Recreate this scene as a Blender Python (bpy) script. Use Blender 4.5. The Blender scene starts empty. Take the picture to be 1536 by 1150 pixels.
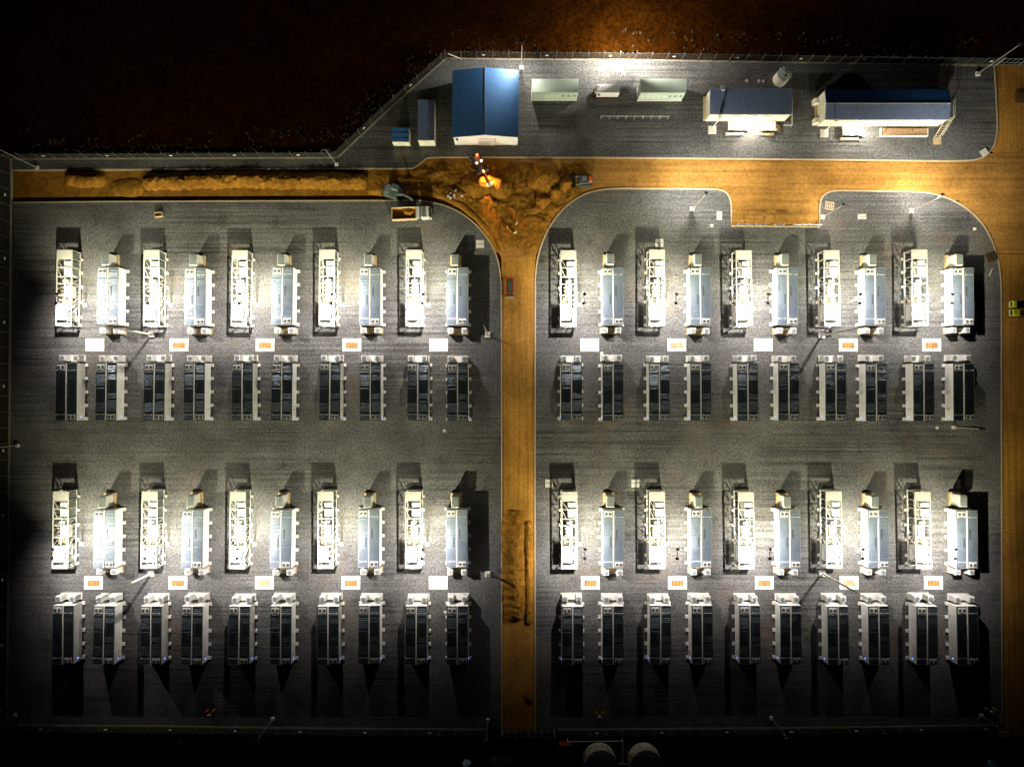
import bpy, bmesh, math, random
from mathutils import Vector, noise
random.seed(7)
R = math.radians
C = bpy.context.scene.collection
S = bpy.context.scene

# ------------------------------------------------------------------ camera
H, TILT = 146.3, R(1.25)
cam_d = bpy.data.cameras.new('camera')
cam_d.sensor_width = 36; cam_d.lens = 24; cam_d.clip_start = 1; cam_d.clip_end = 6000
cam = bpy.data.objects.new('camera', cam_d); C.objects.link(cam)
cam.location = (0, 0, H); cam.rotation_euler = (TILT, 0, 0)
S.camera = cam

# ------------------------------------------------------------------ world, moonlight, exposure
w = bpy.data.worlds.new('World'); S.world = w; w.use_nodes = True
nt = w.node_tree
bg = nt.nodes['Background']; sky = nt.nodes.new('ShaderNodeTexSky')
sky.sky_type = 'NISHITA'; sky.sun_disc = False
sky.sun_elevation = R(50); sky.sun_rotation = R(200)
nt.links.new(sky.outputs[0], bg.inputs[0]); bg.inputs[1].default_value = 0.00002
sd = bpy.data.lights.new('moon', 'SUN'); sd.energy = 0.0006; sd.angle = R(0.5); sd.color = (1, .97, .92)
so = bpy.data.objects.new('moon', sd); C.objects.link(so); so.rotation_euler = (R(40), 0, R(160))
S.view_settings.view_transform = 'Standard'; S.view_settings.look = 'None'
S.view_settings.exposure = 0; S.view_settings.gamma = 1
S.cycles.use_light_tree = True
S.cycles.max_bounces = 6
S.cycles.sample_clamp_indirect = 4

ROW_N, ROW_S = 19500, 20500          # watts of the two heads of a yard floodlight
POST_W = 16000

# ------------------------------------------------------------------ pixel -> world on a plane z
ct, st = math.cos(TILT), math.sin(TILT)
def P(px, py, z=0.0):
    u, v = (px-768)/1024, (575-py)/1024
    t = (H-z)/(ct - v*st)
    return Vector((t*u, t*(st+v*ct), z))
def XY(px, py, z=0.0):
    p = P(px, py, z); return (p.x, p.y)

# ------------------------------------------------------------------ materials
def new_mat(name):
    m = bpy.data.materials.new(name); m.use_nodes = True
    return m, m.node_tree, m.node_tree.nodes['Principled BSDF']
def tex_noise(nt, scale, detail=4, rough=.6, stretch=None):
    geo = nt.nodes.new('ShaderNodeNewGeometry')
    n = nt.nodes.new('ShaderNodeTexNoise')
    n.inputs['Scale'].default_value = scale; n.inputs['Detail'].default_value = detail
    n.inputs['Roughness'].default_value = rough
    src = geo.outputs['Position']
    if stretch:
        mp = nt.nodes.new('ShaderNodeMapping'); mp.inputs['Scale'].default_value = stretch
        nt.links.new(src, mp.inputs[0]); src = mp.outputs[0]
    nt.links.new(src, n.inputs['Vector'])
    return n.outputs['Fac']
def ramp(nt, fac, stops):
    r = nt.nodes.new('ShaderNodeValToRGB')
    e = r.color_ramp.elements
    e[0].position, e[0].color = stops[0][0], (*stops[0][1], 1)
    e[1].position, e[1].color = stops[1][0], (*stops[1][1], 1)
    for p, c in stops[2:]:
        k = e.new(p); k.color = (*c, 1)
    nt.links.new(fac, r.inputs[0]); return r.outputs[0]
def mix(nt, a, b, fac, mode='MULTIPLY'):
    m = nt.nodes.new('ShaderNodeMixRGB'); m.blend_type = mode
    if isinstance(fac, (int, float)): m.inputs[0].default_value = fac
    else: nt.links.new(fac, m.inputs[0])
    for i, x in ((1, a), (2, b)):
        if isinstance(x, tuple): m.inputs[i].default_value = (*x, 1)
        else: nt.links.new(x, m.inputs[i])
    return m.outputs[0]
def bump(nt, b, fac, strength, dist):
    n = nt.nodes.new('ShaderNodeBump'); n.inputs['Strength'].default_value = strength
    n.inputs['Distance'].default_value = dist
    nt.links.new(fac, n.inputs['Height']); nt.links.new(n.outputs[0], b.inputs['Normal'])
def plain(name, col, rough=.6, metal=0, var=.12, scale=1.2, spec=.4):
    m, nt, b = new_mat(name)
    f = tex_noise(nt, scale, 5)
    lo = tuple(c*(1-var) for c in col); hi = tuple(min(1, c*(1+var)) for c in col)
    nt.links.new(ramp(nt, f, [(.3, lo), (.7, hi)]), b.inputs['Base Color'])
    b.inputs['Roughness'].default_value = rough; b.inputs['Metallic'].default_value = metal
    b.inputs['Specular IOR Level'].default_value = spec
    return m
def ground_mat(name, dark, light, streak, patch, bump_s, grain=3.2, rut=.72):
    m, nt, b = new_mat(name)
    f1 = tex_noise(nt, grain, 3, .8)
    col = ramp(nt, f1, [(.3, dark), (.72, light)])
    f2 = tex_noise(nt, .11, 6, .62)
    col = mix(nt, col, ramp(nt, f2, [(.32, (patch,)*3), (.62, (1.08,)*3)]), 1)
    f3 = tex_noise(nt, .9, 4, .6, streak)
    col = mix(nt, col, ramp(nt, f3, [(.36, (rut,)*3), (.6, (1.06,)*3)]), ramp(nt, tex_noise(nt, .045, 2, .5), [(.40,(.0,)*3),(.58,(.9,)*3)]) if name == 'gravel' else .9)
    if name == 'gravel':
        col = mix(nt, col, (.17, .12, .075), ramp(nt, tex_noise(nt, .07, 5, .62), [(.56, (0,)*3), (.72, (.45,)*3)]), 'MIX')
        f5 = tex_noise(nt, .25, 6, .7)
        col = mix(nt, col, ramp(nt, f5, [(.30, (.5, .5, .49)), (.44, (1,)*3)]), .8)
    f4 = tex_noise(nt, .03, 3, .5)
    col = mix(nt, col, ramp(nt, f4, [(.35, (.82, .84, .84)), (.65, (1.1, 1.08, 1.05))]), .8)
    nt.links.new(col, b.inputs['Base Color'])
    b.inputs['Roughness'].default_value = .95; b.inputs['Specular IOR Level'].default_value = .2 if name == 'gravel' else 0
    bump(nt, b, f1, bump_s, .12)
    return m
M = {}
M['gravel'] = ground_mat('gravel', (.042, .041, .039), (.235, .23, .222), (.03, 1.9, 1), .62, .6, 2.4, .42)
M['road'] = ground_mat('road_soil', (.37, .175, .03), (.62, .315, .066), (1.6, .035, 1), .62, .3, 1.6, .7)
M['road_ew'] = ground_mat('road_soil_cross', (.33, .158, .032), (.58, .30, .08), (.035, 1.3, 1), .62, .3, 1.6, .7)
M['dug'] = ground_mat('dug_soil', (.21, .092, .012), (.43, .20, .032), (1, 1, 1), .7, .9, 1.3)
M['berm'] = ground_mat('heaped_soil', (.25, .112, .014), (.48, .235, .037), (1, .6, 1), .75, .9, 1.1)
M['outer'] = ground_mat('outer_soil', (.008, .0023, .0002), (.044, .0135, .0013), (.4, .4, 1), .6, .8, 1.2)
M['white'] = plain('white_paint', (.64, .63, .59), .45, var=.05)
M['wall'] = plain('container_wall_paint', (.84, .83, .78), .5, var=.06, scale=.7)
M['steel'] = plain('white_steel', (.5, .485, .43), .4, var=.06)
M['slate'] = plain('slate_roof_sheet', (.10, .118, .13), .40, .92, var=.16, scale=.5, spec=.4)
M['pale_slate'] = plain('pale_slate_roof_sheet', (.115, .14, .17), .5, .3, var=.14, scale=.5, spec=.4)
M['ridge'] = plain('pale_ridge_strip', (.62, .60, .54), .5)
M['dark'] = plain('dark_plastic', (.03, .034, .036), .6)
M['grille'] = plain('grey_grille', (.18, .20, .19), .6)
M['tan'] = plain('tan_plinth', (.50, .37, .20), .8, var=.2)
M['conc'] = plain('pale_concrete', (.66, .63, .56), .85, var=.1, scale=2)
M['kerb'] = plain('kerb_concrete', (.50, .38, .23), .85, var=.12, scale=.6)
M['fkerb'] = plain('weathered_kerb', (.27, .225, .16), .9, var=.25, scale=.8)
M['slab'] = plain('white_slab', (.62, .59, .52), .8, var=.06)
M['sand'] = plain('sand_fill', (.34, .155, .04), .9, var=.45, scale=.8)
M['sand_pale'] = plain('pale_sand_fill', (.42, .27, .14), .9, var=.4, scale=.8)
M['blue'] = plain('blue_roof_sheet', (.055, .165, .37), .45, .0, var=.10, spec=.4)
M['blue2'] = plain('slate_blue_roof_sheet', (.175, .22, .325), .42, .0, var=.12, spec=.4)
M['navyroof'] = plain('navy_roof_sheet', (.03, .11, .28), .45, .0, var=.1)
M['fence'] = plain('weathered_fence_steel', (.11, .11, .10), .6, .3, var=.2)
M['cream'] = plain('cream_wall', (.72, .68, .52), .7, var=.05)
M['mint'] = plain('pale_green_steel', (.44, .52, .43), .5, var=.08, scale=.5)
M['galv'] = plain('galvanised_steel', (.42, .43, .43), .4, .5, var=.15)
M['post'] = plain('dull_post_steel', (.24, .23, .2), .6, .1)
M['pole'] = plain('pole_steel', (.56, .53, .46), .45, .1, var=.1)
M['tank'] = plain('tank_side_paint', (.82, .78, .58), .6)
M['tankroof'] = plain('tank_roof_sheet', (.2, .22, .32), .55, var=.2)
M['tyre'] = plain('tyre_rubber', (.02, .02, .02), .8)
M['glass'] = plain('dark_window_glass', (.03, .045, .05), .08, spec=.8)
M['teal'] = plain('grey_green_paint', (.10, .135, .115), .5, var=.15)
M['orange'] = plain('orange_paint', (.85, .14, .02), .5)
M['yellow'] = plain('lime_yellow_paint', (.85, .85, .03), .45)
M['red'] = plain('red_paint', (.5, .02, .02), .5)
M['brown'] = plain('timber_brown', (.40, .24, .12), .8, var=.3, scale=3)
M['rust'] = plain('rusty_steel', (.10, .05, .025), .8, .2)
M['bluetarp'] = plain('pale_blue_tarp', (.45, .55, .85), .7, var=.3)
M['skin'] = plain('skin', (.45, .28, .2), .6)
M['navy'] = plain('navy_cloth', (.03, .035, .06), .9)
M['hv_orange'] = plain('orange_cloth', (.85, .28, .06), .8)
M['hv_pink'] = plain('coral_cloth', (.85, .35, .22), .8)
M['hv_yellow'] = plain('yellow_cloth', (.85, .83, .3), .8)
M['scrub'] = plain('dry_scrub', (.035, .026, .012), .9, var=.4)
M['leaf'] = plain('dry_leaves', (.20, .19, .10), .9, var=.4)
def emit(name, col, s):
    m, nt, b = new_mat(name)
    b.inputs['Base Color'].default_value = (*col, 1)
    b.inputs['Emission Color'].default_value = (*col, 1); b.inputs['Emission Strength'].default_value = s
    return m
M['lamp'] = emit('lamp_lens', (1, .97, .9), 30)
M['led'] = emit('blue_status_light', (.12, .25, 1), 6)
M['redlamp'] = emit('red_beacon', (1, .10, .02), 9)
M['warm'] = emit('warm_work_lamp', (1, .6, .3), 14)
def mesh_mat():
    m, nt, b = new_mat('chain_link')
    b.inputs['Base Color'].default_value = (.2, .2, .165, 1); b.inputs['Roughness'].default_value = .7
    tr = nt.nodes.new('ShaderNodeBsdfTransparent'); mx = nt.nodes.new('ShaderNodeMixShader')
    mx.inputs[0].default_value = .11
    nt.links.new(tr.outputs[0], mx.inputs[1]); nt.links.new(b.outputs[0], mx.inputs[2])
    nt.links.new(mx.outputs[0], nt.nodes['Material Output'].inputs[0])
    return m
M['mesh'] = mesh_mat()

# ------------------------------------------------------------------ mesh helpers
class MB:
    def __init__(s): s.v = []; s.f = []; s.smooth = False
    def add(s, vs, fs):
        o = len(s.v); s.v += [tuple(v) for v in vs]; s.f += [tuple(i+o for i in f) for f in fs]; return s
    def box(s, x0, x1, y0, y1, z0, z1):
        return s.add([(x0,y0,z0),(x1,y0,z0),(x1,y1,z0),(x0,y1,z0),(x0,y0,z1),(x1,y0,z1),(x1,y1,z1),(x0,y1,z1)],
                     [(3,2,1,0),(4,5,6,7),(0,1,5,4),(1,2,6,5),(2,3,7,6),(3,0,4,7)])
    def cbox(s, x0, x1, y0, y1, z0, z1, c=.06):      # box with chamfered top edge
        v = [(x0,y0,z0),(x1,y0,z0),(x1,y1,z0),(x0,y1,z0),(x0,y0,z1-c),(x1,y0,z1-c),(x1,y1,z1-c),(x0,y1,z1-c),
             (x0+c,y0+c,z1),(x1-c,y0+c,z1),(x1-c,y1-c,z1),(x0+c,y1-c,z1)]
        return s.add(v, [(3,2,1,0),(0,1,5,4),(1,2,6,5),(2,3,7,6),(3,0,4,7),(4,5,9,8),(5,6,10,9),(6,7,11,10),(7,4,8,11),(8,9,10,11)])
    def bar(s, a, b, wd, hd=None):
        a, b = Vector(a), Vector(b); hd = hd or wd
        d = (b-a).normalized(); up = Vector((0,0,1)) if abs(d.z) < .95 else Vector((1,0,0))
        x = d.cross(up).normalized()*wd/2; y = x.cross(d).normalized()*hd/2
        v = [a-x-y, a+x-y, a+x+y, a-x+y, b-x-y, b+x-y, b+x+y, b-x+y]
        return s.add(v, [(0,1,2,3),(7,6,5,4),(0,4,5,1),(1,5,6,2),(2,6,7,3),(3,7,4,0)])
    def tube(s, a, b, r0, r1=None, n=12):
        a, b = Vector(a), Vector(b); r1 = r0 if r1 is None else r1
        d = (b-a).normalized(); up = Vector((0,0,1)) if abs(d.z) < .95 else Vector((1,0,0))
        x = d.cross(up).normalized(); y = x.cross(d).normalized()
        v = []
        for p, r in ((a, r0), (b, r1)):
            for i in range(n):
                t = 2*math.pi*i/n; v.append(p + x*r*math.cos(t) + y*r*math.sin(t))
        f = [(i, (i+1)%n, n+(i+1)%n, n+i) for i in range(n)]
        f += [tuple(range(n-1,-1,-1)), tuple(range(n, 2*n))]
        return s.add(v, f)
    def lathe(s, prof, c=(0,0), n=32):
        v = []; f = []
        for r, z in prof:
            for i in range(n):
                t = 2*math.pi*i/n; v.append((c[0]+r*math.cos(t), c[1]+r*math.sin(t), z))
        for k in range(len(prof)-1):
            for i in range(n):
                f.append((k*n+i, k*n+(i+1)%n, (k+1)*n+(i+1)%n, (k+1)*n+i))
        f.append(tuple(range(n-1,-1,-1))); f.append(tuple(range((len(prof)-1)*n, len(prof)*n)))
        return s.add(v, f)
    def prism(s, pts, z0, z1):
        n = len(pts)
        if sum(pts[i][0]*pts[(i+1)%n][1]-pts[(i+1)%n][0]*pts[i][1] for i in range(n)) < 0: pts = pts[::-1]
        v = [(x,y,z0) for x,y in pts] + [(x,y,z1) for x,y in pts]
        return s.add(v, [tuple(range(n-1,-1,-1)), tuple(range(n,2*n))] + [(i,(i+1)%n,n+(i+1)%n,n+i) for i in range(n)])
    def strip(s, pts, wd, z0, z1):                   # mitred kerb along a polyline
        L, Rr = [], []
        n = len(pts)
        for i in range(n):
            a = Vector(pts[max(i-1,0)]); b = Vector(pts[min(i+1,n-1)]); d = (b-a).normalized()
            nn = Vector((-d.y, d.x))*wd/2; p = Vector(pts[i]); L.append(p+nn); Rr.append(p-nn)
        for i in range(n-1):
            q = [Rr[i], Rr[i+1], L[i+1], L[i]]
            s.add([(p.x,p.y,z0) for p in q]+[(p.x,p.y,z1) for p in q], [(4,5,6,7),(0,1,5,4),(2,3,7,6)]+([(3,0,4,7)] if i==0 else [])+([(1,2,6,5)] if i==n-2 else []))
        return s
    def build(s, name, mat, parent=None, smooth=False):
        me = bpy.data.meshes.new(name); me.from_pydata(s.v, [], s.f)
        if smooth:
            for p in me.polygons: p.use_smooth = True
        me.materials.append(M[mat] if isinstance(mat, str) else mat)
        o = bpy.data.objects.new(name, me); C.objects.link(o)
        if parent: o.parent = parent
        return o
def tag(o, label=None, cat=None, group=None, kind=None):
    if label: o['label'] = label
    if cat: o['category'] = cat
    if group: o['group'] = group
    if kind: o['kind'] = kind
    return o
def thing(name, label, cat, loc=(0,0,0), rz=0, group=None):
    o = bpy.data.objects.new(name, None); C.objects.link(o)
    o.location = loc; o.rotation_euler = (0,0,rz); o.empty_display_size = .3
    return tag(o, label, cat, group)
def struct(name, mb, mat): return tag(mb.build(name, mat), kind='structure')
def copy_tree(o, parent=None):
    c = o.copy(); C.objects.link(c)
    if parent: c.parent = parent
    for ch in o.children: copy_tree(ch, c)
    return c
ORD = ['leftmost','second from the left','third from the left','fourth from the left','fifth from the left',
       'fifth from the right','fourth from the right','third from the right','second from the right','rightmost']
ORD5 = ['leftmost','second from the left','middle','second from the right','rightmost']

# ------------------------------------------------------------------ ground, roads, gravel yards
g = MB(); g.add([(-2500,-2500,-.62),(2500,-2500,-.62),(2500,2500,-.62),(-2500,2500,-.62)], [(0,1,2,3)])
struct('ground', g, 'outer')
def px(pts): return [XY(*p) for p in pts]
def smooth(pts, it=2):
    for _ in range(it):
        q = [pts[0]]
        for a, b in zip(pts[:-1], pts[1:]):
            q += [(a[0]*.75+b[0]*.25, a[1]*.75+b[1]*.25), (a[0]*.25+b[0]*.75, a[1]*.25+b[1]*.75)]
        pts = q+[pts[-1]]
    return pts
curveL = smooth(px([(640,302),(664,307),(690,318),(716,338),(737,365),(748,392),(752,425)]))
edgeL = px([(20,304),(160,302.5),(400,301.5),(600,301),(628,301)])+curveL+px([(752.5,700),(752.5,1092)])
padL = edgeL + px([(400,1091),(11,1087),(14,640)])
edgeR = px([(803,1093),(802.5,700),(803,430)])+smooth(px([(803,415),(806,388),(815,358),(831,329),(852,306),(878,290),(905,284),(930,283)]))+ \
        px([(1040,283.5)])+smooth(px([(1072,284),(1086,286),(1094,294),(1097,306),(1097,320)]))+px([(1097,339),(1229.5,340.5)])+ \
        smooth(px([(1229.5,318),(1230,302),(1237,291),(1248,286.5),(1262,286)]))+ \
        smooth(px([(1368,287.5),(1400,290),(1432,301),(1460,320),(1481,345),(1495,378),(1501,412),(1502,440)]))+px([(1502.5,760),(1503,1086)])
padR = edgeR + px([(1200,1091)])
edgeN = px([(20,255),(160,254.5),(390,253.5),(560,253),(618,253),(626,249),(640,237.5),(660,236),(900,236.5),(1180,239),(1400,241.5)])+ \
        smooth(px([(1440,241.5),(1466,240),(1482,232),(1492,217),(1495.5,200),(1496,185)]))+px([(1494,140),(1491,98)])
padN = edgeN + px([(1200,94),(950,90),(780,89),(669,88),(590,158),(507,236.5),(260,237.5),(16,238)])
struct('gravel_yard', MB().prism(padL, -.6, 0), 'gravel')
struct('gravel_yard', MB().prism(padR, -.6, 0), 'gravel')
struct('gravel_yard', MB().prism(padN, -.6, 0), 'gravel')
struct('kerb', MB().strip(edgeL, .26, -.3, .05), 'kerb')
struct('kerb', MB().strip(edgeR, .3, -.3, .05), 'kerb')
struct('kerb', MB().strip(edgeN, .3, -.3, .05), 'kerb')
# the soil roads between the yards
struct('road', MB().prism(px([(752,385),(803,385),(803,1093),(752,1093)]), -.6, -.12), 'road')
struct('road', MB().prism(px([(640,230),(1700,230),(1700,380),(1470,380),(1440,300),(1228,300),(1228,345),(1095,345),(1095,300),(850,300),(803,384.6),(752,384.6),(700,310),(640,290)]), -.6, -.125), 'road_ew')
struct('road', MB().prism(px([(1480,381),(1700,381),(1700,1105),(1500,1105)]), -.6, -.12), 'road')
struct('road', MB().prism(px([(1491,97.6),(1700,97.6),(1700,229),(1491,229)]), -.6, -.12), 'road')
struct('track', MB().prism(px([(18,256),(640,256),(640,300),(20,306)]), -.62, -.42), 'dug')

# uneven dug ground at the junction
def seg_d(p, a, b):
    ab = b-a; t = max(0, min(1, (p-a).dot(ab)/max(ab.length_squared, 1e-9))); return (p-a-ab*t).length
edges_near = []
for e in (edgeL, edgeR, edgeN):
    for a, b in zip(e[:-1], e[1:]):
        edges_near.append((Vector(a), Vector(b)))
def inside(p, poly):
    c = False; n = len(poly)
    for i in range(n):
        a, b = poly[i], poly[i-1]
        if (a[1] > p[1]) != (b[1] > p[1]) and p[0] < (b[0]-a[0])*(p[1]-a[1])/(b[1]-a[1])+a[0]: c = not c
    return c
x0, y1 = XY(552, 236); x1, y0 = XY(905, 396)
near = [e for e in edges_near if min(e[0].x,e[1].x) < x1+3 and max(e[0].x,e[1].x) > x0-3 and min(e[0].y,e[1].y) < y1+3 and max(e[0].y,e[1].y) > y0-3]
cutL = [(Vector(a), Vector(b)) for a, b in zip(curveL[:-1], curveL[1:])] + [(Vector(XY(560,301)), Vector(XY(640,301.5)))]
nx, ny = 200, 92
vs = []; fs = []; ok = []
for j in range(ny+1):
    for i in range(nx+1):
        p = Vector((x0+(x1-x0)*i/nx, y0+(y1-y0)*j/ny))
        d = min(seg_d(p, a, b) for a, b in near)
        ins = inside(p, padL) or inside(p, padR) or inside(p, padN)
        edge = min(1, (p.x-x0)/4, (x1-p.x)/6, (y1-p.y)/2, (p.y-y0)/5)
        m = max(0, min(1, d/1.6))*max(0, edge)
        q = Vector((p.x*.42, p.y*.42, 3.1)); q2 = Vector((p.x*1.5, p.y*1.5, 8.7))
        h = .36*noise.noise(q) + .24*abs(noise.noise(q*2.3)) + .14*noise.noise(q2)
        z = -.11 + m*(h*1.15+.22*abs(noise.noise(Vector((p.x*1.1+p.y*.8, p.y*.5-p.x*.2, 31))))+.10*noise.noise(Vector((p.x*3.1, p.y*3.1, 2)))+.08) if not ins else -.4
        if ins or m <= 0: z = -.16 if not ins else -.4
        if not ins and p.x < -1:
            dl = min(seg_d(p, a, b) for a, b in cutL)
            if dl < 2.2: z -= .5*max(0, 1-(dl/2.2)**3)*min(1, max(0, (-3.2-p.x)/3+.6))
        eb = max(0, min(1, edge*1.5-.55+.9*noise.noise(Vector((p.x*.35, p.y*.35, 19)))))
        if p.x > 0 or p.y < XY(0,350)[1]: z -= (1-eb)*.16
        vs.append((p.x, p.y, max(z, -.6))); ok.append(not ins)
for j in range(ny):
    for i in range(nx):
        a = j*(nx+1)+i; f = (a, a+1, a+nx+2, a+nx+1)
        if any(ok[k] for k in f): fs.append(f)
rg = MB(); rg.add(vs, fs); r_ = rg.build('dug_ground', 'dug', smooth=True); tag(r_, kind='structure')

def pile(label, px_, py_, rx, ry, h, rz=0, seed=0, sharp=1.3, mat='dug', name='soil_mound', rough=.22, group='soil heaps at the road junction'):
    c = P(px_, py_); n, k = 44, 16; v = []; f = []
    for j in range(k+1):
        r = j/k
        for i in range(n):
            t = 2*math.pi*i/n
            wob = 1+.22*noise.noise(Vector((math.cos(t)*1.4, math.sin(t)*1.4, seed)))+.1*noise.noise(Vector((math.cos(t)*4, math.sin(t)*4, seed+5)))
            x, y = rx*r*wob*math.cos(t), ry*r*wob*math.sin(t)
            z = h*(1-r**sharp)*(1-.15*r)
            z += h*rough*(noise.noise(Vector((x*.7, y*.7, seed+2)))*.3+.32*noise.noise(Vector((x*2.1, y*2.1, seed+3)))+.25*noise.noise(Vector((x*4.7, y*4.7, seed+6))))*min(1, 2.4*(1-r))
            v.append((x, y, z if r < 1 else -.25))
    for j in range(k):
        for i in range(n):
            f.append((j*n+i, (j+1)*n+i, (j+1)*n+(i+1)%n, j*n+(i+1)%n))
    m = MB(); m.add(v, f)
    o = m.build(name, mat, smooth=True); o.location = (c.x, c.y, -.1); o.rotation_euler.z = R(rz)
    return tag(o, label, 'soil heap', group)
def berm(label, pts, wd, h, seed, name='soil_berm', z0=-.15, lump=.5, group=None, step=.25, cat='soil bank', mat='berm'):
    pts = [Vector(p) for p in px(pts)]; path = []
    for a, b in zip(pts[:-1], pts[1:]):
        n = max(2, int((b-a).length/step))
        path += [a.lerp(b, i/n) for i in range(n)]
    path.append(pts[-1]); N = len(path); K = 18; v = []; f = []
    base = path[0].copy()
    for i, p in enumerate(path):
        d = (path[min(i+1, N-1)]-path[max(i-1, 0)]).normalized(); nn = Vector((-d.y, d.x))
        e = min(1, i*step/(wd*.5), (N-1-i)*step/(wd*.5)); e = math.sqrt(max(0, 1-(1-e)**2))
        wv = wd*(1+.22*noise.noise(Vector((i*step*.35, seed, 1))))*(.35+.65*e)
        for k in range(K+1):
            s = k/K*2-1; sc = abs(math.sin(i*step*1.75+seed+.8*noise.noise(Vector((i*step*.3, seed, 7)))))
            q = p+nn*s*wv/2*(1+lump*.22*(sc-.5)*(1 if s < 0 else .35))
            z = h*(1-abs(s)**1.7)*e
            z += h*lump*(.5*noise.noise(Vector((q.x*.5, q.y*.5, seed)))+.55*abs(noise.noise(Vector((q.x*1.1, q.y*1.1, seed+4))))-.12)*(1-s*s)*e
            z += h*lump*(.22*(sc-.6)*(1 if s < .2 else .4)+.3*noise.noise(Vector((q.x*2.2, q.y*2.2, seed+9)))+.16*noise.noise(Vector((q.x*4.5, q.y*4.5, seed))))*(1-s*s)*e
            if abs(s) > .999: z = -.3
            v.append((q.x-base.x, q.y-base.y, z))
    for i in range(N-1):
        for k in range(K):
            a = i*(K+1)+k; f.append((a, a+K+1, a+K+2, a+1))
    m = MB(); m.add(v, f); o = m.build(name, mat, smooth=True)
    o.location = (base.x, base.y, z0)
    return tag(o, label, cat, group)
berm('long bank of loose brown soil along the left dirt track', [(212,272),(300,270),(360,268),(430,270),(552,271)], 4.0, 1.25, 3, z0=-.42, lump=.75, mat='dug')
berm('short dark bank of soil near the left end of the track', [(96,268),(128,269),(158,268)], 3.8, 1.2, 9, z0=-.42, mat='dug')
berm('low flat bank of brown soil between two shadowed cuts', [(166,281),(214,281)], 4.2, .35, 12, z0=-.42, lump=.3)
berm('broad lumpy bank of brown soil lying along the middle road', [(771,764),(769,800),(770,850),(772,900),(773,931)], 5.0, 1.15, 21, lump=1.0)
berm('narrow ridge of soil beside the trench on the middle road', [(793,780),(793,860),(793,938)], 1.9, .55, 25, lump=.9)
berm('low curved windrow of soil following the left kerb bend', [(640,286),(668,294),(694,309),(718,330),(738,356),(748,378)], 1.6, .28, 31, lump=.6)
pile('large pale rounded soil mound left of the compact loader', 817, 268, 3.7, 3.6, 2.2, 0, 1, 2.0, rough=.25)
pile('wide orange lit soil mound just below the digger with red lamp', 716, 279, 4.4, 2.8, 1.5, 10, 2, 1.8)
pile('steep soil mound half in shadow right of the lit digger bucket', 751, 281, 2.8, 2.6, 2.0, 0, 3, 1.5)
pile('small soil heap nearest to the compact loader blade', 848, 277, 1.85, 1.5, 1.7, 30, 4, 1.4)
pile('small soil heap second in the diagonal line from the loader', 832, 289, 1.95, 1.5, 1.7, 30, 5, 1.4)
pile('small soil heap third in the diagonal line from the loader', 815, 301, 2.05, 1.5, 1.7, 30, 6, 1.4)
pile('small soil heap last in the diagonal line from the loader', 800, 314, 1.9, 1.3, .9, 20, 7, 1.4)
pile('low grey brown clod of soil below the bright work light patch', 741, 304, 1.1, 1.0, .7, 0, 8, 1.5)
pile('rubbly dark soil heap between the dump truck and the lit mound', 688, 290, 3.4, 1.6, .7, -15, 11, 1.5, rough=.8)
pile('low scuffed soil heap at the lower end of the middle road', 792, 1046, .9, 1.6, .4, 20, 13, 1.5)
rk = random.Random(5)
for k in range(9):
    c = P(672+rk.random()*34, 284+rk.random()*14, 0)
    m = MB(); n = 9; s = .16+.16*rk.random()
    m.lathe([(s*.7,-.05),(s,.1),(s*.75,s*.9),(s*.2,s*1.15)], n=7)
    m.v = [(x*(1+.3*rk.random()), y*(1+.3*rk.random()), z) for x,y,z in m.v]
    o = m.build('stone', 'conc'); o.location = (c.x, c.y, .25)
    tag(o, 'pale loose stone scattered on the dug soil beside the dump truck', 'stone', 'loose stones on the dug soil')

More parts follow.
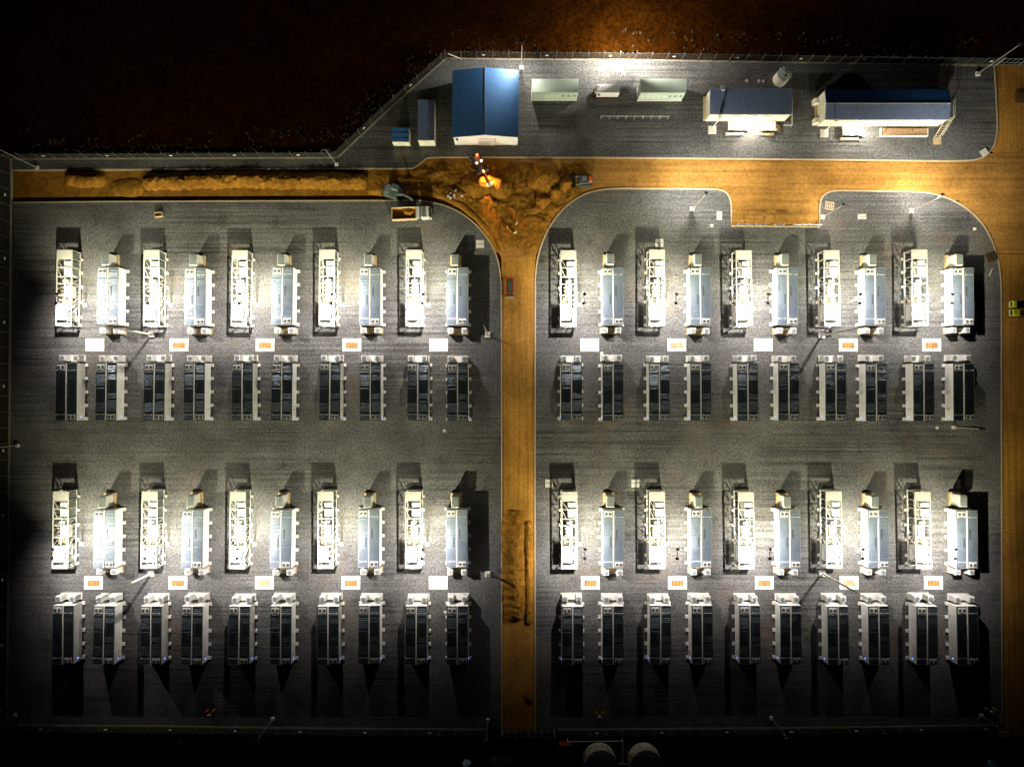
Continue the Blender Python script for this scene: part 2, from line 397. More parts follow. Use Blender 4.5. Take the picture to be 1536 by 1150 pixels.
# ------------------------------------------------------------------ battery container (rows 1-4)
def make_container(roof):
    root = thing('battery_container', 'x', 'battery container')
    b = MB(); b.box(-2.2,2.2,-6,6,.35,3.12)
    for s in (-1, 1):
        sm = b
        for k in range(7):
            y = -5.2+k*1.74; sm.box(s*2.2 if s > 0 else s*2.2-.03, s*2.2+.03 if s > 0 else s*2.2, y-.03, y+.03, .5, 3.0)
        d = MB(); x = s*2.2; xa, xb = sorted((x, x+s*.045))
        d.box(xa, xb, -4.9, -3.6, .5, 2.7); dd = d.build('door', 'wall', root)
        hnd = MB(); xa, xb = sorted((x+s*.045, x+s*.09)); hnd.box(xa, xb, -3.78, -3.7, 1.4, 1.75); hnd.build('handle', 'dark', dd)
        rp = MB(); a, c = sorted((s*.10, s*2.2)); rp.box(a+.05, c-.05, -5.92, 5.92, 3.12, 3.2)
        y = -5.6; k = 0
        while y < 5.7:
            t = (y+6)/12
            skip = (abs(y-(1.0 if s > 0 else -.8)) < 1.3) or (k % 7 == 3)
            if (s < 0 and y > 4.7) or (s > 0 and y < -4.7): skip = True
            ins = .18
            if not skip: rp.add([(a+ins,y-.14,3.19),(c-ins,y-.14,3.19),(c-ins,y+.01,3.25),(a+ins,y+.01,3.25),(a+ins,y+.12,3.19),(c-ins,y+.12,3.19)], [(0,1,2,3),(3,2,5,4)])
            else: rp.box(a+ins*2.0, c-ins*2.0, y-.12, y+.12, 3.19, 3.215)
            y += .39; k += 1
        rpo = rp.build('roof_panel', roof, root)
        # hatches near the ridge
        for q in range(4):
            yy = (.25 if s > 0 else -1.45)+q*.5; xx = s*.62
            hb = MB(); hb.box(xx-.15, xx+.15, yy-.17, yy+.17, 3.2, 3.3); hb.build('hatch', 'dark', rpo)
        for yy in (4.55, -4.75):
            lg = MB(); lg.box(s*.42-.06, s*.42+.1, yy-.08, yy+.08, 3.2, 3.36); lg.box(s*1.88-.1, s*1.88+.06, yy-.08, yy+.08, 3.2, 3.36)
            lg.bar((s*.5, yy, 3.25), (s*1.8, yy, 3.25), .05); lg.build('lifting_lug', 'ridge', rpo)
        # fans at opposite ends of the two halves
        fy = 5.25 if s < 0 else -5.25
        for fx in (s*.72, s*1.55):
            pl = MB(); pl.box(fx-.38, fx+.38, fy-.5, fy+.5, 3.2, 3.30); po = pl.build('fan', 'ridge', root)
            fb = MB(); fb.tube((fx, fy-.08, 3.30), (fx, fy-.08, 3.36), .31, n=16); fb.build('fan_grille', 'dark', po)
            fh = MB(); fh.tube((fx, fy-.08, 3.36), (fx, fy-.08, 3.40), .09, n=8); fh.build('fan_hub', 'grille', po)
    b.build('body', 'wall', root)
    r = MB(); r.box(-.10, .10, -6, 6, 3.12, 3.30); r.build('ridge_strip', 'ridge', root)
    e = MB()
    for s in (-1, 1):
        x = s*2.2; xa, xb = sorted((x-s*.05, x+s*.02)); e.box(xa, xb, -5.97, 5.97, 3.12, 3.205)
        e.box(-2.22, -.10, s*6-.03, s*6+.03, 3.12, 3.205); e.box(.10, 2.22, s*6-.03, s*6+.03, 3.12, 3.205)
    e.build('roof_edge', 'grille', root)
    for s in (-1, 1):
        for k in range(5):
            y = -5.7+k*2.85; a, c = sorted((s*2.0, s*2.72))
            f = MB(); f.cbox(a, c, y-.33, y+.33, 0, .38, .05); f.build('footing', 'conc', root)
    for s in (-1, 1):
        l = MB(); a, c = sorted((s*2.2, s*2.27)); l.box(a, c, -5.35, -5.2, 1.6, 1.78); l.build('status_light', 'led', root)
    return root

def make_skid():
    root = thing('transformer_skid', 'x', 'transformer skid')
    f = MB(); X, Y = 1.57, 8.0; T = 3.32
    for s in (-1, 1):
        f.box(s*X-.11, s*X+.11, -Y, Y, .32, .6); f.box(s*X-.09, s*X+.09, -Y, Y, T-.2, T)
    for y in (-7.9, 7.9): f.box(-X+.11, X-.11, y-.1, y+.1, .32, .6); f.box(-X+.09, X-.09, y-.1, y+.1, T-.19, T-.01)
    st_ = (-7.9, -3.35, -1.55, .9, 2.35, 4.4, 6.1, 7.9)
    for y in st_:
        for s in (-1, 1): f.box(s*X-.07, s*X+.07, y-.07, y+.07, .6, T-.2)
    c = f
    for y in (-3.35, -1.55, .9, 2.35, 4.3, 6.1): c.box(-X+.09, X-.09, y-.08, y+.08, T-.17, T-.02)
    c.box(.1, .22, -3.27, .82, T-.17, T-.03); c.box(.1, .22, .98, 2.27, T-.17, T-.03)
    for s in (-1, 1):
        d = f
        for y0, y1 in ((2.35,.9),(.9,-.3),(-.3,-1.55),(-1.55,-3.35),(-3.35,-5.6),(-7.8,-5.6)):
            d.bar((s*X, y0-.05, .62), (s*X, y1+.05, T-.22), .09)
    d = f
    d.bar((-X+.1, 6.0, T-.12), (-.5, 4.4, T-.12), .1, .1); d.bar((-X+.1, 4.2, T-.12), (-.7, 2.45, T-.12), .1, .1)
    
    d.bar((X-.1, -3.4, T-.12), (.75, -5.2, T-.12), .14, .1); d.bar((X-.1, -5.4, T-.12), (.75, -5.4, T-.12), .12, .1); d.bar((X-.1, -5.6, T-.12), (.75, -7.4, T-.12), .14, .1)
    f.build('steel_frame', 'steel', root)
    p = MB(); p.box(-X+.1, X-.1, 6.18, 7.8, T-.14, T-.03); p.build('roof_panel', 'steel', root)
    fl = MB()
    fl.box(-X+.11, X-.11, -7.8, -3.3, .42, .5)
    for k in range(9): y = -3.0+k*.62; fl.box(-X+.11, X-.11, y-.09, y+.09, .42, .5)
    for k in range(5): y = 3.0+k*1.0; fl.box(-X+.11, X-.11, y-.06, y+.06, .42, .5)
    fl.build('deck', 'grille', root)
    # two inverter cabinets to the north
    for y0, y1 in ((4.5, 5.7), (2.75, 4.28)):
        q = MB(); q.cbox(-.28, X-.16, y0, y1, .5, 3.0, .05); k = q.build('cabinet', 'white', root)
        l = MB(); l.box(X-.16, X-.10, y0+.1, y1-.1, .8, 2.7); l.build('louvre', 'grille', k)
    q = MB(); q.box(X-.3, X-.05, 6.4, 7.6, .7, 2.7); q.build('end_louvre', 'grille', root)
    # radiator and conservator
    q = MB()
    for k in range(7): x = -.55+k*.19; q.box(x-.05, x+.05, 1.15, 1.95, .6, 2.5)
    q.build('radiator', 'grille', root)
    q = MB(); q.tube((-.5, 1.55, 2.75), (.55, 1.55, 2.75), .34, n=16); q.build('conservator', 'white', root, True)
    # transformer tank with bushings
    q = MB(); q.cbox(-.55, .75, -1.8, .7, .5, 2.5, .08); tk = q.build('transformer_tank', 'white', root)
    for k in range(4):
        y = .35-k*.62; q = MB(); q.lathe([(.10,2.48),(.14,2.6),(.08,2.7),(.13,2.8),(.05,2.95)], (1.05, y), 10)
        q.bar((.74, y, 2.3), (1.05, y, 2.5), .1); q.build('bushing', 'dark', tk)
    for k in range(3):
        y = .2-k*.7; q = MB(); q.lathe([(.12,2.48),(.16,2.62),(.1,2.75),(.06,2.95)], (-.85, y), 10)
        q.bar((-.55, y, 2.3), (-.85, y, 2.5), .1); q.build('bushing', 'tan', tk)
    q = MB()
    for x in (-1.1, -.7, -.3, .35, .8): q.bar((x, -3.2, 1.7+.3*math.sin(x*3)), (x*.8, -1.8, 2.1), .14)
    q.bar((-1.2, -2.4, 2.3), (1.2, -2.4, 2.3), .12); q.tube((-.9,-2.9,.5),(-.9,-2.9,2.2),.2,n=10); q.tube((.3,-2.6,.5),(.3,-2.6,1.9),.25,n=10)
    q.build('pipework', 'tan', root)
    # switchgear room at the south end
    q = MB(); q.cbox(-X+.2, .62, -6.75, -3.5, .5, 3.25, .05); k = q.build('switchgear_cabinet', 'white', root)
    q = MB(); q.box(.62, .68, -6.3, -4.0, .8, 2.9); q.build('louvre', 'grille', k)
    q = MB(); q.cbox(.95, X-.12, -6.9, -5.7, .5, 2.6, .05); q.build('control_box', 'white', root)
    q = MB(); q.tube((-.9, -7.3, 1.6), (.5, -7.3, 1.6), .18, n=12); q.build('pipe', 'dark', root, True)
    q = MB(); q.box(-X+.1, X-.1, -7.8, -7.35, T-.13, T-.03); q.build('end_panel', 'steel', root)
    for s in (-1, 1):
        for y in (-7.6, -5.9, -2.6, .6, 3.7, 6.6):
            a, c2 = sorted((s*(X-.1), s*(X+.45)))
            q = MB(); q.cbox(a, c2, y-.28, y+.28, 0, .34, .05); q.build('footing', 'conc', root)
    return root

def make_chiller():
    root = thing('cooling_unit', 'x', 'cooling unit')
    q = MB(); q.box(-1.2, 1.2, -1.5, 1.5, 0, .6); q.build('plinth', 'tan', root)
    q = MB(); q.cbox(-.78, .78, -1.2, 1.2, .6, 3.2, .04); b = q.build('housing', 'white', root)
    q = MB()
    for k in range(9): x = -.64+k*.16; q.box(x-.05, x+.05, -1.08, 1.08, 3.2, 3.28)
    q.build('roof_grille', 'grille', root)
    q = MB(); q.box(-.6,.6,-1.24,-1.2,.9,2.9); q.build('front_panel', 'ridge', root)
    return root
def make_twin(pm='tan'):
    root = thing('air_handler_pair', 'x', 'air handler')
    q = MB(); q.box(-2.25, 2.25, -.7, .7, 0, .3); q.build('plinth', pm, root)
    for x in (-1.45, 1.45):
        q = MB(); q.cbox(x-.6, x+.6, -.58, .58, .3, 2.35, .05); b = q.build('housing', 'white', root)
        q = MB(); q.tube((x, 0, 2.35), (x, 0, 2.45), .44, n=18); q.build('fan_grille', 'grille', b)
        q = MB(); q.bar((x-.5,.64,.8),(x+.5,.64,.8),.07); q.build('pipe', 'galv', b)
    return root

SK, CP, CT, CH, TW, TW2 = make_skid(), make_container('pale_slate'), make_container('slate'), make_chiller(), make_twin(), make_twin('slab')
used = set()
def put(proto, loc, label, group):
    o = proto if proto.name not in used else copy_tree(proto)
    used.add(proto.name); used.add(o.name)
    j = random.Random(label); o.location = (loc[0]+j.uniform(-.12,.12), loc[1]+j.uniform(-.12,.12), 0); o.rotation_euler.z = R(j.uniform(-.45,.45)); o['label'] = label; o['group'] = group
    return o
def midx(pxl, pyy, z, half): return P(pxl, pyy, z).x+half
FXL = [midx(84.6, 430, 3.3, 1.62)+18.4*i for i in range(5)]
FXR = [midx(841.4, 430, 3.3, 1.62)+18.46*i for i in range(5)]
CXL = [midx(145.2, 445, 3.26, 2.23)+18.4*i for i in range(5)]
CXR = [midx(903, 445, 3.26, 2.23)+18.42*i for i in range(5)]
def midy(a, b, z): return (P(768,a,z).y+P(768,b,z).y)/2
rows = {1: dict(fy=midy(373.5,489.5,3.32), cy=midy(400.2,488.3,3.2), ly=P(768,457.6,0).y, pad=517.5, lampz=9.6),
        3: dict(fy=midy(737.2,852.0,3.32), cy=midy(765.2,850.8,3.2), ly=P(768,815,0).y, pad=873.5, lampz=9.6)}
ROWN = {1:'top row', 2:'second row', 3:'third row', 4:'bottom row'}
lampspots = []
for rn, d in rows.items():
    for yard, FX, CX in (('left', FXL, CXL), ('right', FXR, CXR)):
        for i in range(5):
            pl = f'{ORD5[i]} in {ROWN[rn]} of {yard} yard'
            put(SK, (FX[i], d['fy'], 0), f'open white transformer skid, {pl}', 'transformer skids in the yards')
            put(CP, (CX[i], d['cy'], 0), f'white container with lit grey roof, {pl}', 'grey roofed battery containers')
            put(CH, (CX[i]-.5, d['cy']+7.75, 0), f'boxy white cooling unit, {pl}', 'cooling units above the containers')
            put(TW, (CX[i], d['cy']-7.15, 0), f'twin air handlers below container, {pl}', 'twin air handlers below the containers')
            lampspots.append((FX[i]+2.55, d['ly'], rn, pl))
for rn, yc in ((2, midy(544.0,631.6,3.2)), (4, midy(909.2,995.8,3.2))):
    for yard, X0 in (('left', [v for i in range(5) for v in (FXL[i], CXL[i])]), ('right', [v for i in range(5) for v in (FXR[i], CXR[i])])):
        for i in range(10):
            off = 0
            if i % 2 == 0: off = .64      # the skids are narrower than the containers
            pl = f'{ORD[i]} in {ROWN[rn]} of {yard} yard'
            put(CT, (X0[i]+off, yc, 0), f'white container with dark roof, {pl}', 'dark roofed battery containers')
            put(TW2, (X0[i]+off, yc+7.15, 0), f'twin air handlers above container, {pl}', 'twin air handlers above the dark containers')

# ------------------------------------------------------------------ white slabs with a sand bed
padx = {1: ([143,269,398,528,658], [884.5,1015,1144.5,1272,1397]), 3: ([141,267.5,397,526.5,657.5], [885.5,1016,1146,1273,1399.5])}
fill = {1: ([0,1,1,1,0], [0,1,0,1,1]), 3: ([1,1,1,1,0], [1,1,1,1,1])}
for rn in (1, 3):
    for s, yard in enumerate(('left', 'right')):
        for i in range(5):
            c = P(padx[rn][s][i], rows[rn]['pad']); full = fill[rn][s][i]
            look = 'white slab with sand bed' if full else 'plain white concrete slab'
            r_ = thing('cable_pit_slab', f'{look}, {ORD5[i]} under {ROWN[rn]} of {yard} yard', 'slab', (c.x, c.y, 0), 0, 'slabs between the container rows')
            q = MB(); q.box(-2,2,.55,1.4,0,.18); q.box(-2,2,-1.4,-.7,0,.18); q.box(-2,-1.3,-.7,.55,0,.18); q.box(1.3,2,-.7,.55,0,.18)
            q.build('slab', 'slab', r_)
            q = MB(); q.box(-1.3,1.3,-.7,.55,0,.12 if full else .16); q.build('sand_bed' if full else 'lid', ('sand_pale' if (i*3+rn+s)%4 == 1 else 'sand') if full else 'slab', r_)
            if full:
                q = MB()
                for x in (-.65, 0, .62): q.box(x-.03, x+.03, -.68, .53, .12, .135)
                q.build('divider', 'tan', r_)

# ------------------------------------------------------------------ floodlight posts
def spot(parent, loc, rot, watts, size, blend, col=(1,.965,.90), rad=.13):
    l = bpy.data.lights.new('flood', 'SPOT'); l.energy = watts; l.spot_size = R(size); l.spot_blend = blend
    l.color = col; l.shadow_soft_size = rad
    o = bpy.data.objects.new('flood', l); C.objects.link(o); o.parent = parent; o.location = loc; o.rotation_euler = rot
    return o
def post(label, loc, h, heads, group, base=.45, arm=True, lean=None):
    """heads: list of (dx, dy, tilt, azimuth, watts, cone, lit)"""
    r_ = thing('floodlight_post', label, 'light post', (loc[0], loc[1], 0), 0, group)
    q = MB(); q.cbox(-base, base, -base, base, 0, .45, .06); q.build('base', 'slab', r_)
    q = MB(); q.tube((0,0,.45), (0,0,h), .10, .07, 10); q.build('pole', 'pole' if any(k[6] for k in heads) else 'post', r_)
    q = MB()
    for (dx, dy, *_) in heads: q.bar((0,0,h), (dx, dy, h), .09)
    q.build('cross_arm', 'post', r_)
    for dx, dy, tilt, az, watts, cone, lit, *lc in heads:
        q = MB(); q.cbox(-.3, .3, -.22, .22, .02, .24, .06); hd = q.build('floodlight', 'dark', r_)
        hd.location = (dx, dy, h-.1); hd.rotation_euler = (R(tilt)*.5, 0, R(az))
        q = MB(); q.box(-.25, .25, -.17, .17, -.01, .02); q.build('lens', 'lamp' if lit else 'glass', hd)
        if lit: spot(r_, (dx, dy, h-.22), (R(tilt), 0, R(az)), watts, cone, lc[1] if len(lc) > 1 else 1.0, lc[0] if lc else (1,.95,.86))
    return r_
for (x, y, rn, pl) in lampspots:
    post(f'floodlight post beside transformer skid, {pl}', (x, y), 9.6,
         [(.15, .95, 55, -32 if 'leftmost' in pl and 'left yard' in pl else -6, ROW_N, 162, True, (1,.96,.69), 1.0), (0, -.95, *((-25, 50) if 'leftmost' in pl and 'left yard' in pl else (-10, 0)), ROW_S, 152, True, (1,.945,.90), .85)], 'floodlight posts beside the skids', .4)
c = P(935, 111)
post('twin headed lit floodlight post between the two pale green sheds', c, 9.0, [(-1, .2, 56, 40, POST_W*2.9, 158, True), (1, .2, 56, -40, POST_W*2.9, 158, True)], 'perimeter light posts')
c = P(782, 102.5); post('slim light post at the top right corner of the blue roofed shed', c, 9.5, [(0, .4, 48, 140, POST_W*.9, 165, True)], 'perimeter light posts')
c = P(1466, 111.5); post('unlit light post by the gate in the top right corner', c, 12, [(.4, .3, 40, 0, 0, 100, False)], 'perimeter light posts')
c = P(1037.5, 314); post('floodlight post left of the dirt parking bay', c, 11, [(0, .3, 34, -10, POST_W*1.5, 160, True)], 'perimeter light posts')
c = P(1233, 326); post('leaning looking light post at the right corner of the dirt bay', c, 9, [(.3, .3, 30, -30, POST_W*.4, 160, True)], 'perimeter light posts')
c = P(1366, 316.5); post('floodlight post near the top right kerb bend of right yard', c, 11, [(0, .3, 38, -28, POST_W*1.6, 166, True)], 'perimeter light posts')
for lb, bx, by in (('unlit light post by the left fence between the rows', 27, 668), ('unlit light post in the bottom left fence corner', 24, 1072),
                   ('unlit light post on the bottom fence, left of the middle', 410, 1077), ('unlit light post on the bottom fence of right yard', 1156, 1076),
                   ('unlit light post standing left of the bottom gate', 732, 1079), ('unlit light post near the left end of the dirt track', 56, 252),
                   ('unlit light post by the bend of the diagonal fence', 505, 247), ('unlit light post right of the second row of right yard', 1430, 640.5),
                   ('unlit light post in the bottom right fence corner', 1471, 1072)):
    c = P(bx, by); post(lb, c, 9 if by != 252 else 12, [(-.4, 0, 30, 0, 0, 100, False), (.4, 0, 30, 0, 0, 100, False)], 'perimeter light posts', .35)
for lb, bx, by in (('tall pale lightning mast by the second skid, left yard, upper half', 228, 502), ('tall pale lightning mast by the second skid, left yard, lower half', 227.5, 859.5),
                   ('tall pale lightning mast by the fourth skid, right yard, upper half', 1232, 503.5), ('tall pale lightning mast by the fourth skid, right yard, lower half', 1232.5, 859),
                   ('tall lightning mast at the right edge of left yard, upper half', 731.5, 502.5), ('tall lightning mast at the right edge of left yard, lower half', 731.5, 860)):
    c = P(bx, by); r_ = thing('lightning_mast', lb, 'mast', (c.x, c.y, 0), 0, 'lightning masts in the yards')
    q = MB(); q.cbox(-.6,.6,-.6,.6,0,.5,.06); q.build('base', 'slab', r_)
    q = MB(); q.tube((0,0,.5),(0,0,14),.22,.16,10); q.build('pole', 'pole', r_)
    q = MB(); q.tube((0,0,14),(0,0,22),.12,.03,8); q.build('spike', 'pole', r_)

# ------------------------------------------------------------------ perimeter fence
def fence(label, pts, zb=-.05, sign=4):
    pts = [Vector(p) for p in px(pts)]; o0 = pts[0]
    r_ = thing('wire_fence', label, 'fence', (o0.x, o0.y, 0), 0, 'perimeter fence runs')
    loc = [p-o0 for p in pts]
    MB().strip([(p.x,p.y) for p in loc], .30, -.6, .12).build('base_kerb', 'fkerb', r_)
    hm = 3.0; q = MB(); rl = MB()
    for a, b in zip(loc[:-1], loc[1:]):
        q.add([(a.x,a.y,.12),(b.x,b.y,.12),(b.x,b.y,hm),(a.x,a.y,hm)], [(0,1,2,3)])
        rl.bar((a.x,a.y,hm), (b.x,b.y,hm), .025)
    q.build('wire_mesh', 'mesh', r_); rl.build('top_rail', 'fence', r_)
    k = 0; proto = None; left = 0.0
    for a, b in zip(loc[:-1], loc[1:]):
        L = (b-a).length; d = (b-a).normalized(); t = left
        while t < L:
            p = a+d*t
            if proto is None:
                m = MB(); m.tube((0,0,.1),(0,0,3.1),.06,n=6); m.bar((0,0,3.1),(0,.25,3.4),.06); proto = o = m.build('post', 'fence', r_)
            else:
                o = proto.copy(); C.objects.link(o); o.parent = r_
            o.location = (p.x, p.y, 0)
            if k % sign == 2:
                s = MB(); n2 = Vector((-d.y, d.x))*.05; c2 = p+d*1.4
                s.bar((c2.x-d.x*.3, c2.y-d.y*.3, 1.7), (c2.x+d.x*.3, c2.y+d.y*.3, 1.7), .04, .45); s.build('sign_plate', 'white', r_)
            k += 1; t += 3.4
        left = t-L
fence('wire fence running along the dark top left edge of the site', [(16,238.5),(260,237.7),(506,236.7)])
fence('diagonal wire fence beside the blue roofed shed', [(507,236),(590,158),(668.5,88.5)])
fence('long wire fence along the top behind the pale green sheds', [(669,88),(780,89.2),(950,90.2),(1200,94.2),(1490,98)])
fence('wire fence down the left side of left yard', [(16,239),(16.5,304),(14,640),(10.5,1086)])
fence('wire fence along the bottom of left yard', [(11,1087),(250,1088.5),(500,1092),(729,1093.5)])
fence('wire fence along the bottom of right yard', [(836,1093.5),(1000,1092.5),(1200,1091),(1490,1086.5)])
def gate(label, a, b, h=2.2, split=2):
    a, b = Vector(XY(*a)), Vector(XY(*b)); d = b-a
    r_ = thing('site_gate', label, 'gate', (a.x, a.y, 0), math.atan2(d.y, d.x)); L = d.length
    for x in (0, L):
        q = MB(); q.box(x-.14, x+.14, -.14, .14, -.3, 3.2); q.build('gate_post', 'galv', r_)
    w2 = L/split
    for i in range(split):
        q = MB(); xa, xb = i*w2+.2, (i+1)*w2-.05
        for z in (.15, 1.1, h): q.bar((xa,0,z),(xb,0,z),.09)
        n = 4
        for k in range(n+1): x = xa+(xb-xa)*k/n; q.bar((x,0,.1),(x,0,h+.05),.07)
        q.build('gate_leaf', 'galv', r_)
gate('double steel gate closing the bottom end of the middle road', (753,1094), (831,1094.5), 3.0)
gate('steel gate across the road in the top right corner', (1493,98), (1560,98.5), 2.8)
q = MB(); a = P(818, 1069); b = P(831, 1092); q.bar((a.x,a.y,.9),(b.x,b.y,1.0),.09); q.bar((a.x,a.y,-.1),(a.x,a.y,.9),.08); q.bar((b.x,b.y,-.1),(b.x,b.y,1.0),.08)
tag(q.build('swing_barrier', 'galv'), 'thin open barrier arm standing inside the bottom gate', 'barrier')
q = MB(); a = P(672, 80.5, 3); b = P(692.5, 89, .3); q.bar((a.x,a.y,2.9),(b.x,b.y,.3),.14)
tag(q.build('stay_bar', 'pole'), 'pale slanted stay bar at the fence corner above the blue shed', 'stay bar')

sc_ = MB(); rs = random.Random(11)
for (a, b, cnt, wd) in ((( 20,234),(500,231),500,6),((500,230),(660,82),400,6),((670,82),(1480,90),700,6),((20,1102),(730,1106),500,6),((1000,1106),(1400,1104),300,6)):
    a, b = Vector(XY(*a)), Vector(XY(*b)); d = (b-a).normalized(); nn = Vector((-d.y, d.x))*(1 if a.y > 0 else -1)
    for k in range(cnt):
        t = rs.random(); o = wd*rs.random()**2.2
        if noise.noise(Vector((t*(b-a).length*.16, o*.3, 2))) < -.05: continue
        p = a.lerp(b, t)+nn*o; h_ = .25+.6*rs.random()
        for j in range(3):
            an = rs.random()*6.28; e = Vector((math.cos(an), math.sin(an), 0))*(.05+.08*rs.random()); tip = Vector((rs.uniform(-.3,.3), rs.uniform(-.3,.3), h_))
            base = Vector((p.x, p.y, -.62)); sc_.add([base-e, base+e, base+tip+e*.4, base+tip-e*.4], [(0,1,2,3)])
tag(sc_.build('scrub', 'scrub'), kind='stuff')
# ------------------------------------------------------------------ buildings at the top
def ribbed(x0, x1, y0, y1, zf, step, axis, mat, name, parent, rw=.1, rh=.07, th=.12):
    """sheet whose height is zf(x, y), with ribs running along `axis`"""
    q = MB()
    def sheet(xa, xb, ya, yb, dz0, dz1):
        q.add([(xa,ya,zf(xa,ya)+dz0),(xb,ya,zf(xb,ya)+dz0),(xb,yb,zf(xb,yb)+dz0),(xa,yb,zf(xa,yb)+dz0),
               (xa,ya,zf(xa,ya)+dz1),(xb,ya,zf(xb,ya)+dz1),(xb,yb,zf(xb,yb)+dz1),(xa,yb,zf(xa,yb)+dz1)],
              [(3,2,1,0),(4,5,6,7),(0,1,5,4),(1,2,6,5),(2,3,7,6),(3,0,4,7)])
    sheet(x0, x1, y0, y1, -th, 0)
    if axis == 'y':
        x = x0+step/2
        while x < x1-rw: sheet(x-rw/2, x+rw/2, y0+.02, y1-.02, -.01, rh); x += step
    else:
        y = y0+step/2
        while y < y1-rw: sheet(x0+.02, x1-.02, y-rw/2, y+rw/2, -.01, rh); y += step
    return q.build(name, mat, parent)

# blue shed
x0 = P(682, 218).x; x1 = P(777, 218).x; y0 = P(730, 218.3).y; y1 = y0+13.9
r_ = thing('storage_shed', 'large shed with bright blue pitched roof beside the dirt junction', 'shed', ((x0+x1)/2, y0, 0))
hw = (x1-x0)/2; ze, zr = 5.0, 6.3
q = MB(); q.add([(-hw+.1,.1,0),(hw-.1,.1,0),(hw-.1,13.8,0),(-hw+.1,13.8,0),(-hw+.1,.1,ze-.14),(hw-.1,.1,ze-.14),(hw-.1,13.8,ze-.14),(-hw+.1,13.8,ze-.14),(0,.1,zr-.16),(0,13.8,zr-.16)],
      [(0,1,5,8,4),(1,2,6,5),(2,3,7,9,6),(3,0,4,7),(4,8,9,7),(8,5,6,9)])
wl = q.build('wall', 'wall', r_)
q = MB()
for k in range(36): x = -hw+.3+k*(2*hw-.6)/35; q.box(x-.06, x+.06, .04, .1, .05, ze-.2)
q.build('wall_cladding', 'wall', r_)
ribbed(-hw-.1, -.04, -.15, 13.95, lambda x, y: ze+(zr-ze)*(1-abs(x)/hw), .5, 'x', 'blue', 'roof_slope', r_, .06, .02)
ribbed(.04, hw+.1, -.15, 13.95, lambda x, y: ze+(zr-ze)*(1-abs(x)/hw), .5, 'x', 'blue', 'roof_slope', r_, .06, .02)
q = MB(); q.box(-.12,.12,-.16,13.96,zr-.02,zr+.06); q.build('ridge_cap', 'blue2', r_)
q = MB(); q.box(-1.6,1.9,-.02,.04,.02,3.6); dr = q.build('roller_door', 'ridge', r_)
q = MB(); q.box(1.95,2.15,-.05,.04,.02,3.9); q.build('door_post', 'hv_pink', r_)
q = MB(); q.box(-hw+.6,-hw+1.0,-.02,.04,2.6,4.0); q.build('vent', 'dark', r_)
# two small blue containers left of it
def box_store(label, px0, px1, pyf, L, h, mat, name='storage_container', step=.36):
    xa = P(px0, pyf).x; xb = P(px1, pyf).x; yf = P(700, pyf).y; hw = (xb-xa)/2
    r_ = thing(name, label, 'container', ((xa+xb)/2, yf, 0), 0, 'blue containers beside the shed')
    q = MB(); q.box(-hw, hw, 0, L, .12, h-.06); q.build('body', 'cream', r_)
    ribbed(-hw-.02, hw+.02, -.02, L+.02, lambda x, y: h, step, 'x', mat, 'roof', r_, .14, .05, .06)
    for s in (-1, 1):
        q = MB(); a, b = sorted((s*.04, s*(hw-.1))); q.box(a, b, -.05, 0, .25, h-.25); d = q.build('door', 'cream', r_)
        q = MB(); q.tube((s*.3,-.08,.3),(s*.3,-.08,h-.3),.03,n=6); q.build('lock_bar', 'galv', d)
    for s in (-1, 1):
        q = MB(); q.box(s*(hw-.3)-.12, s*(hw-.3)+.12, .1, L-.1, 0, .12); q.build('skid', 'galv', r_)
box_store('small square blue roofed container, shorter one of the pair', 591, 616, 219.5, 3.0, 2.6, 'blue', step=1.2)
box_store('long ribbed blue roofed container between the small one and the shed', 630, 654, 219.5, 8.6, 3.4, 'blue2')
# pale green switchgear sheds
def green_shed(label, px0, px1, pyf, D, h):
    xa = P(px0, pyf).x; xb = P(px1, pyf).x; yf = P(768, pyf).y; hw = (xb-xa)/2
    r_ = thing('switchgear_shed', label, 'switchgear', ((xa+xb)/2, yf, 0), 0, 'pale green switchgear sheds')
    q = MB(); q.box(-hw, hw, 0, D, 0, .3); q.build('base', 'conc', r_)
    q = MB(); q.box(-hw+.05, hw-.05, .05, D-.05, .3, h); q.build('body', 'mint', r_)
    ribbed(-hw-.02, hw+.02, -.02, D+.02, lambda x, y: h+.12-abs(y-D/2)*.03, 1.2, 'y', 'mint', 'roof', r_, .05, .02, .1)
    n = 8; w_ = (2*hw-.3)/n
    for k in range(n):
        x = -hw+.15+k*w_
        q = MB(); q.box(x+.04, x+w_-.04, 0, .05, .4, h-.2); d = q.build('door', 'mint', r_)
        q = MB(); q.box(x+w_*.3, x+w_*.75, -.03, 0, h*.5, h*.68); q.build('warning_plate' if k < 5 else 'vent', 'ridge' if k < 5 else 'grille', d)
green_shed('pale green switchgear shed nearer to the blue shed', 797, 865, 151.5, 2.8, 4.1)
green_shed('bright pale green switchgear shed right of the lit floodlight post', 955.5, 1022, 152, 2.9, 4.1)
# generator
xa = P(891.5, 150).x; xb = P(926.5, 150).x; yf = P(768, 150.5).y; hw = (xb-xa)/2
r_ = thing('generator', 'white boxy generator on a dark base between the green sheds', 'generator', ((xa+xb)/2, yf, 0))
q = MB(); q.box(-hw, hw, 0, 2.6, 0, .3); q.build('base', 'rust', r_)
q = MB(); q.cbox(-hw+.35, hw-.02, .45, 2.3, .5, 2.6, .06); q.build('housing', 'white', r_)
q = MB(); q.box(-hw+.5, -hw+1.0, .42, .45, 1.2, 2.2); q.build('control_panel', 'dark', r_)
q = MB(); q.tube((-hw+.7,1.8,2.6),(-hw+.7,1.8,2.9),.1,n=8); q.tube((-hw+1.4,1.6,2.6),(-hw+1.4,1.6,2.75),.08,n=8); q.build('exhaust', 'dark', r_)
q = MB(); q.box(-hw+.02, -hw+.33, 1.2, 2.0, .5, 1.6); q.build('fuel_box', 'white', r_)
